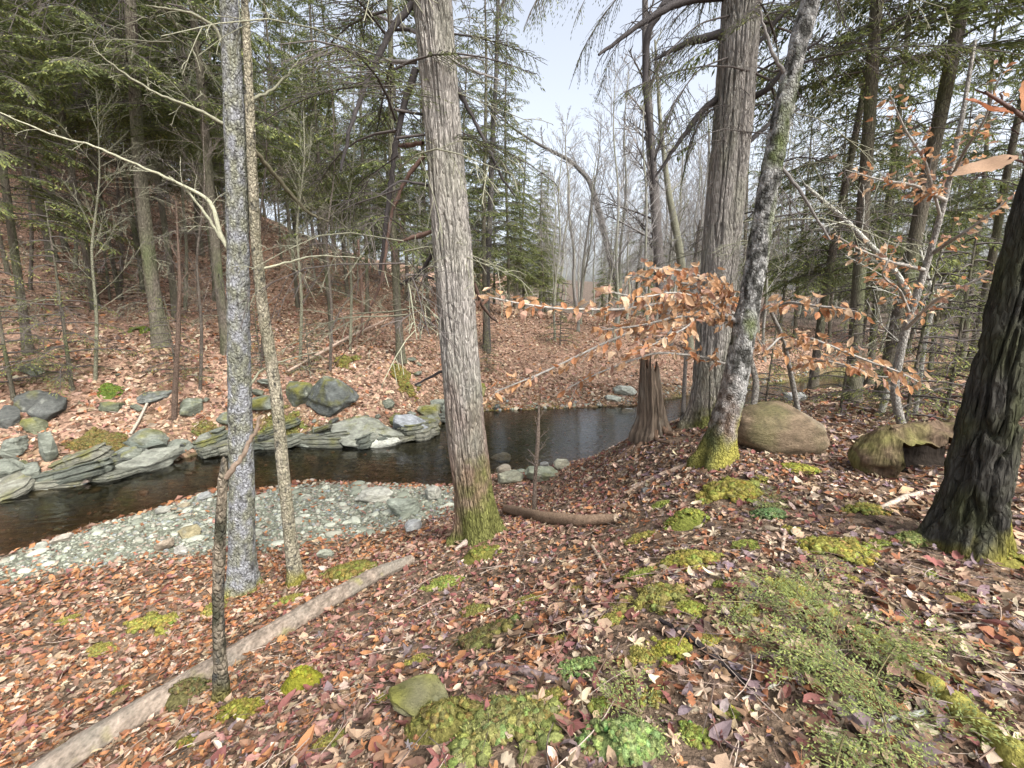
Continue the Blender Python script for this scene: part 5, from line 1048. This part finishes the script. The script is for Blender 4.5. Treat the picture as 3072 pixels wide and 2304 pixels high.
# ---------------------------------------------------------------- hemlock seedlings in the foreground
def seedling(px, py, n, length, label, seed, tone=.06, up=.62):
    rg = np.random.default_rng(seed); p = G(px, py); fol, wood = Bag(), Bag(); root = thing('hemlock_seedling', label, 'seedling', p)
    for k in range(n):
        a = rg.uniform(0, 6.28); L = length * rg.uniform(.5, 1.1); s = np.linspace(0, 1, 6)
        P = np.column_stack([L * s * math.cos(a), L * s * math.sin(a), .01 + L * (up * s - .3 * s * s) * rg.uniform(.4, 1.3)])
        P[:, 2] += np.maximum(0, terr(P[:, :2] + p[:2]) - p[2] - P[:, 2] + .015)
        needle_spray(P, rg, fol, wood, .22, .036, (.012, .019), .0024, .0036, .1, tone, .0026, .06, np.array([.14, .12, .06]), 0, 1.6)
    obj('foliage', fol.mesh('foliage', M_FOL), root); obj('stem', wood.mesh('stem', M_TWIG), root)
for a in [(795, 612, 4, .42, 'hemlock seedling at the upper end of the mossy buried log', 1), (832, 650, 5, .46, 'bushy hemlock seedling in the middle of the mossy buried log', 2), (870, 690, 4, .42, 'hemlock seedling leaning over the lower part of the mossy buried log', 3),
          (905, 725, 3, .32, 'hemlock seedling lowest on the mossy buried log', 4), (780, 655, 3, .26, 'small hemlock seedling left of the mossy buried log', 5), (770, 505, 6, .2, 'small feathery hemlock seedling on the knoll in front of the boulder', 6), (845, 735, 3, .26, 'hemlock seedling at bottom right left of the mossy log', 7), (640, 720, 4, .14, 'tiny green seedling on the bright bottom moss cushion', 8)]:
    seedling(*a)
# young hemlocks and low boughs
def young_px(px, py, k, s, label, lean=(0, 0)):
    p = G(px, py); place_tree('young_hemlock', YOUNG, k, p[0], p[1], s, label, 'tree', None, lean, 1.0)
for a in [(72, 390, 0, .95, 'curved young hemlock above the dark angular boulder'), (14, 400, 0, .9, 'young hemlock spreading fans at the left edge'), (178, 385, 1, .8, 'feathery young hemlock on the rocks by the flared hemlock foot'), (262, 372, 1, .7, 'small hemlock between twin stems on far bank'), (310, 375, 1, .6, 'low hemlock over the dark outcrop'),
          (560, 345, 1, 1.0, 'young hemlock on the leaf slope beyond the thin pool sapling'), (487, 372, 1, .6, 'little hemlock right behind the furrowed hemlock'), (765, 410, 1, .6, 'low hemlock behind the leaning tree foot'), (905, 425, 1, .8, 'low bright hemlock behind the hollow log'), (945, 418, 1, .9, 'spreading low hemlock beside the pale grey trunk'), (985, 400, 0, .6, 'young hemlock half hidden by the dark trunk'), (840, 412, 1, .6, 'low hemlock spray right of the boulder'), (110, 300, 0, .9, 'young hemlock low on the hillside at left'), (330, 305, 0, .9, 'young hemlock in the middle of the hillside')]:
    young_px(*a)

# ---------------------------------------------------------------- copper-leaved beech saplings, bare saplings
COPPER = np.array([(.47, .26, .13), (.51, .33, .20), (.38, .18, .09), (.56, .42, .29), (.49, .29, .16), (.38, .24, .18)])
BM_ = [mesh('leaf', V, F, M_BEECH, c * f, False) for c in COPPER for f in (.85, 1.1) for V, F in (LS[rgl.integers(0, 7)],)]
def leaf_on(root, base, p, D, s, rg):
    o = obj('leaf', BM_[rg.integers(0, len(BM_))], root, p - base + D * s * .45); D = unit(D); N = unit(rg.normal(0, .55, 3) + [0, -.25, .7]); Y = unit(np.cross(N, D)); N = np.cross(D, Y)
    o.rotation_euler = Matrix(np.column_stack([D, Y, N]).tolist()).to_euler(); o.scale = (s, s * rg.uniform(.75, 1.05), s)
def beech(label, stem, branches, size, nleaf, seed, col=np.array([.26, .25, .23]), twig=.28):
    """stem, branches: lists of (px, py, width, depth along the view)"""
    rg = np.random.default_rng(seed); S = np.array([at_t(a[0], a[1], a[3]) for a in stem]); base = S[0].copy(); base[2] = min(base[2], tz(base[0], base[1])); root = thing('beech_sapling', label, 'sapling', base)
    r = np.array([a[2] / 2 / FPX * a[3] for a in stem]); S[0] = base - [0, 0, .05]; Q, rr = resample(S, 30, r); b = Bag(); V, F = tube(Q, rr, 10, lich_disp(.002, seed)); b.add(V, F, col * (1 + .3 * fbm(V * 20, 2, seed))[:, None]); obj('stem', b.mesh('stem', M_LICHEN, base), root)
    spots = []
    for br in branches:
        dens = br[0]; pts = br[1]; P = np.array([at_t(a[0], a[1], a[3]) for a in pts]); r = np.array([a[2] / 2 / FPX * a[3] for a in pts]); Q, rr = resample(P, max(12, 6 * len(P)), r); b = Bag(); V, F = tube(Q, rr, 6); b.add(V, F, col * rg.uniform(.8, 1.2))
        d = np.concatenate([[0], np.cumsum(np.linalg.norm(np.diff(Q, axis=0), axis=1))]); L = d[-1]; n = max(3, int(L / .05)); Gd = np.gradient(Q, axis=0)
        for k in range(n):
            s = (.12 + .88 * (k + rg.random()) / n) * L; p = np.array([np.interp(s, d, Q[:, j]) for j in range(3)]); t = unit(np.array([np.interp(s, d, Gd[:, j]) for j in range(3)])); a = (1 if k % 2 else -1) * rg.uniform(.4, 1.0); D = rotz(t, a); D[2] += rg.normal(.05, .25); D = unit(D); TL = twig * rg.uniform(.3, 1.1) * (1.1 - .5 * s / L)
            tw = p + D * TL * np.linspace(0, 1, 5)[:, None] + np.cumsum(rg.normal(0, .012, (5, 3)), 0) * np.linspace(0, 1, 5)[:, None]; V, F = tube(tw, np.linspace(.0028, .0013, 5), 3); b.add(V, F, col * rg.uniform(.7, 1.1))
            for q in np.linspace(.3, 1, max(2, int(TL / .055))):
                if rg.random() < dens: spots.append((tw[0] + (tw[-1] - tw[0]) * q, unit(D + rg.normal(0, .55, 3) + [0, 0, -.8])))
        bo = obj('branch', b.mesh('branch', M_TWIG, base), root); spots = [q if len(q) == 3 else (*q, bo) for q in spots]
    spots = [spots[i] for i in rg.permutation(len(spots))]
    for p, D, bo in spots[:nleaf]: leaf_on(bo, base, np.array(p), np.array(D), size * rg.uniform(.7, 1.25), rg)
    rest = spots[nleaf:nleaf + 500]
    if rest:
        n = len(rest); b = Bag()
        for p, D, _ in rest:
            V, F = LS[rg.integers(0, 7)]; s = size * rg.uniform(.6, 1.1); D = unit(D); N = unit(rg.normal(0, .55, 3) + [0, -.25, .7]); Y = unit(np.cross(N, D)); N = np.cross(D, Y); b.add(p + (V + [.45, 0, 0]) * s @ np.stack([D, Y, N]), F, COPPER[rg.integers(0, 6)] * rg.uniform(.8, 1.15))
        obj('leaves', b.mesh('leaves', M_BEECH, base, False), root)['kind'] = 'stuff'
    return root, base
gS = G(757, 446); tS = depth(gS)
beech('beech sapling holding a wide band of copper leaves across the stump and furrowed hemlock', [(757, 446, 7, tS), (752, 415, 6, tS - .05), (757, 385, 6, tS - .1), (747, 345, 5, tS - .15), (742, 312, 4, tS - .2)], [
    (.75, [(747, 345, 4, tS - .15), (735, 322, 4, tS - .6), (700, 311, 3.5, tS - 1.1), (655, 322, 3, tS - 1.4), (600, 345, 2.4, tS - 1.6), (545, 372, 1.8, tS - 1.6), (495, 392, 1.2, tS - 1.6)]),
    (.95, [(742, 318, 4, tS - .2), (715, 304, 4, tS - .7), (670, 302, 3, tS - 1.2), (620, 310, 2.6, tS - 1.5), (560, 309, 2.2, tS - 1.7), (515, 303, 1.8, tS - 1.8), (484, 296, 1.2, tS - 1.8)]),
    (1.0, [(742, 312, 3, tS - .2), (720, 292, 3, tS - .9), (690, 284, 2.5, tS - 1.3), (655, 280, 2, tS - 1.6), (632, 274, 1, tS - 1.8)]),
    (.9, [(744, 330, 3, tS - .2), (715, 318, 3, tS - .9), (680, 316, 2.4, tS - 1.4), (640, 326, 2, tS - 1.6), (600, 330, 1.2, tS - 1.7)]),
    (1.0, [(738, 300, 3, tS - .4), (712, 280, 2.6, tS - 1.0), (680, 270, 2, tS - 1.5), (650, 268, 1, tS - 1.8)]), (1.0, [(730, 318, 3, tS - .6), (705, 298, 2.6, tS - 1.2), (672, 292, 2, tS - 1.7), (640, 298, 1.4, tS - 2.0), (610, 292, 1, tS - 2.1)]), (.9, [(700, 311, 2.5, tS - 1.1), (690, 325, 2, tS - 1.5), (668, 338, 1.4, tS - 1.8), (640, 350, 1, tS - 2.0)]),
    (.55, [(750, 372, 3, tS - .1), (700, 356, 2.5, tS - .7), (655, 352, 2, tS - 1.0), (600, 372, 1.6, tS - 1.2), (560, 392, 1, tS - 1.2)])], .115, 300, 21)
beech('beech sapling with copper leaves drooping over the boulder and hollow log', [(800, 442, 6, 6.4), (798, 410, 5, 6.2), (790, 370, 4.5, 5.9), (782, 335, 4, 5.5), (770, 310, 3, 5.2)], [
    (.9, [(770, 310, 3, 5.2), (790, 302, 3, 4.6), (815, 306, 2.5, 4.3), (840, 308, 2, 4.2), (858, 312, 1, 4.1)]), (.9, [(786, 350, 3, 5.7), (810, 338, 3, 5.0), (840, 350, 2.5, 4.6), (870, 362, 2, 4.4), (900, 372, 1.6, 4.3), (922, 384, 1, 4.2)]),
    (.8, [(790, 370, 3, 5.9), (820, 360, 2.5, 5.1), (850, 366, 2, 4.8), (880, 378, 1.5, 4.6), (905, 376, 1, 4.5)]), (.5, [(782, 335, 3, 5.5), (772, 345, 2, 5.0), (765, 352, 1.5, 4.7), (756, 335, 1, 4.6)])], .112, 300, 22)
gR = G(905, 432); tR = depth(gR)
beech('tall beech sapling with scattered copper leaves before the right-hand trunks', [(905, 432, 8, tR), (893, 390, 7, tR - .1), (905, 330, 7, tR - .3), (925, 270, 6, tR - .5), (945, 200, 5, tR - .8), (962, 120, 4, tR - 1.0), (975, 40, 3, tR - 1.1)], [
    (.55, [(925, 270, 4, tR - .5), (890, 262, 3, tR - .9), (860, 250, 2, tR - 1.1), (835, 235, 1.2, tR - 1.2)]), (.7, [(945, 200, 4, tR - .8), (915, 185, 3, tR - 1.3), (880, 180, 2, tR - 1.5), (845, 170, 1, tR - 1.6)]), (.7, [(930, 255, 4, tR - .5), (960, 235, 3, tR - 1.1), (990, 215, 2, tR - 1.3), (1020, 190, 1.5, tR - 1.4)]),
    (.6, [(950, 180, 3, tR - .9), (965, 150, 3, tR - 1.4), (985, 120, 2, tR - 1.7), (1000, 75, 1, tR - 1.9)]), (.7, [(940, 215, 3, tR - .8), (925, 160, 2.5, tR - 1.2), (905, 130, 2, tR - 1.4), (890, 95, 1, tR - 1.5)]), (.7, [(905, 330, 4, tR - .3), (935, 300, 3, tR - .9), (965, 285, 2, tR - 1.2), (1000, 270, 1.4, tR - 1.4)]), (.7, [(910, 315, 3, tR - .3), (900, 290, 2.5, tR - .8), (880, 275, 2, tR - 1.1), (900, 240, 1, tR - 1.2)])], .088, 300, 23)
gQ = G(1060, 560); tQ = depth(gQ)
rootq, baseq = beech('beech shoot at the right edge reaching its big copper leaves close to the viewer', [(1062, 562, 10, tQ), (1070, 420, 10, 2.3), (1075, 300, 10, 1.9), (1080, 200, 10, 1.5)], [(.0, [(1080, 200, 8, 1.5), (1062, 150, 6, 1.05), (1030, 122, 4, .85), (1008, 106, 3.5, .75), (985, 92, 2.5, .72)]), (.0, [(1075, 230, 6, 1.6), (1060, 190, 5, 1.0), (1035, 165, 3, .85), (1010, 158, 2, .8)])], .08, 0, 24, np.array([.12, .08, .07]), .03)
def leaf_big(rg):
    x = np.linspace(0, 1, 15); w = .25 * np.sin(np.pi * x ** .85) ** .8 * (1 + .06 * (np.arange(15) % 2)); z = .18 * (x - .4) ** 2 + .02 * np.sin(x * 11); V = []; F = []
    for k, f in enumerate((-1, -.5, 0, .5, 1)): V.append(np.column_stack([x - .5, f * w, z + .22 * abs(f) * w + .012 * np.sin(x * 40 + 3) * abs(f)]))
    for k in range(4):
        for i in range(14): F.append((k * 15 + i, k * 15 + i + 1, (k + 1) * 15 + i + 1, (k + 1) * 15 + i))
    return np.concatenate(V), np.array(F)
BIG = [mesh('leaf', *leaf_big(rgl), M_BEECH, np.array(c)) for c in ((.26, .10, .05), (.36, .17, .08), (.40, .27, .18))]
for px, py, t, D, s, m in [(1012, 116, .74, (-1, .1, .32), .088, 0), (1020, 112, .76, (.25, .1, .9), .085, 1), (1030, 140, .8, (.5, -.1, -.6), .08, 1), (1018, 158, .8, (-1.0, .35, -.3), .10, 2)]:
    o = obj('leaf', BIG[m], rootq); D = unit(np.array(D)); N = unit(np.array([.25, -.6, .75])); Y = unit(np.cross(N, D)); N = np.cross(D, Y); o.rotation_euler = Matrix(np.column_stack([D, Y, N]).tolist()).to_euler(); o.scale = (s, s * .9, s); o.location = at_t(px, py, t) - baseq + D * s * .5

def bare_sapling(label, stem, seed, col, n, length, name='bare_sapling', sag=.0, depth_=1, fine=.2):
    """stem: (px, py, width) with the foot on the ground"""
    rg = np.random.default_rng(seed); p = G(stem[0][0], stem[0][1]); Y0 = p[1]; P = np.array([at_Y(a[0], a[1], Y0) for a in stem]); r = np.array([a[2] / 2 / FPX * depth(q) for a, q in zip(stem, P)]); P[0][2] -= .05
    root = thing(name, label, 'sapling', p); Q, rr = resample(P, max(14, len(P) * 6), r); b = Bag(); V, F = tube(Q, rr, 8, lambda th, PP, ra: ra * .15 * fbm(PP * 12, 2, seed)); b.add(V, F, col * (1 + .3 * fbm(V * 15, 2, seed))[:, None]); obj('stem', b.mesh('stem', M_LICHEN, p), root)
    t = Bag(); side_twigs(Q, rg, t, col * .95, float(rr.mean()) * .6, n, length, (.4, 1.0), depth_, sag, 3, .25, fine / FPX * depth(p)); obj('twigs', t.mesh('twigs', M_TWIG, p), root); return root
PW = np.array([.42, .42, .38]); MG = np.array([.24, .23, .22])
bare_sapling('thin leafless sapling standing at the near edge of the pool', [(534, 512, 4.5), (535, 480, 4), (538, 440, 4), (539, 405, 2)], 31, np.array([.2, .16, .13]), 12, .45, sag=-.1)
bare_sapling('pale zigzag bare sapling in front of the leaning copper-leaved hemlock', [(880, 415, 6), (900, 350, 5), (912, 300, 5), (895, 270, 5), (870, 245, 5), (845, 220, 5), (805, 185, 3)], 32, PW, 16, 1.0)
bare_sapling('white-twigged bare shrub below the pale grey hemlock trunk', [(915, 415, 4), (925, 340, 4), (935, 300, 3), (920, 250, 2)], 33, PW * 1.1, 16, .9)
bare_sapling('bare leaning maple arching left over the pool', [(622, 300, 7), (612, 265, 7), (600, 215, 6), (590, 180, 5), (570, 160, 4), (545, 148, 3), (515, 130, 2), (480, 100, 1)], 34, np.array([.12, .115, .11]), 24, 3.4)
bare_sapling('tall dark multi-branched maple behind the pool centre', [(668, 345, 12), (660, 280, 11), (655, 200, 10), (650, 140, 9), (646, 60, 8), (645, 0, 6)], 35, np.array([.13, .12, .115]), 26, 3.4)
bare_sapling('mossy forked maple right of the multi-branched one', [(690, 350, 9), (685, 290, 8), (678, 240, 8), (668, 190, 6), (660, 120, 4), (655, 40, 2)], 36, np.array([.2, .2, .15]), 18, 2.4)
bare_sapling('slim grey sapling between stump and thick right hemlock', [(683, 420, 5), (685, 370, 4), (690, 300, 4), (700, 220, 3)], 37, np.array([.2, .18, .16]), 12, .9)
bare_sapling('dark twin-stemmed sapling right of the furrowed hemlock', [(487, 350, 8), (486, 290, 7), (490, 220, 6), (492, 150, 5), (496, 80, 4), (498, 0, 3)], 38, np.array([.1, .095, .09]), 18, 2.2)
bare_sapling('reddish thin stem among far bank rocks at left', [(174, 418, 5), (175, 390, 5), (178, 340, 4), (180, 280, 3), (176, 200, 1)], 39, np.array([.13, .095, .075]), 10, .9)
bare_sapling('bare sapling stem left of the pool on far slope', [(362, 330, 3), (362, 290, 3), (358, 240, 2)], 40, np.array([.22, .15, .12]), 10, 1.2)
for k, (x, y) in enumerate([(30, 230), (75, 210), (120, 240), (185, 250), (262, 300), (300, 300), (330, 310), (350, 290), (200, 330), (95, 320)]):
    bare_sapling('spindly bare sapling ' + where_left(*G(x, y + 60)[:2]), [(x, y + 60, 3.2), (x + 2, y, 2.8), (x - 4, y - 70, 2.2), (x + 5, y - 140, 1.4), (x + 2, y - 230, .5)], 60 + k, (PALE_TWIG if k % 2 else np.array([.15, .13, .11])) * .8, 30, 2.0, fine=.12)['group'] = 'spindly saplings on the left hillside'
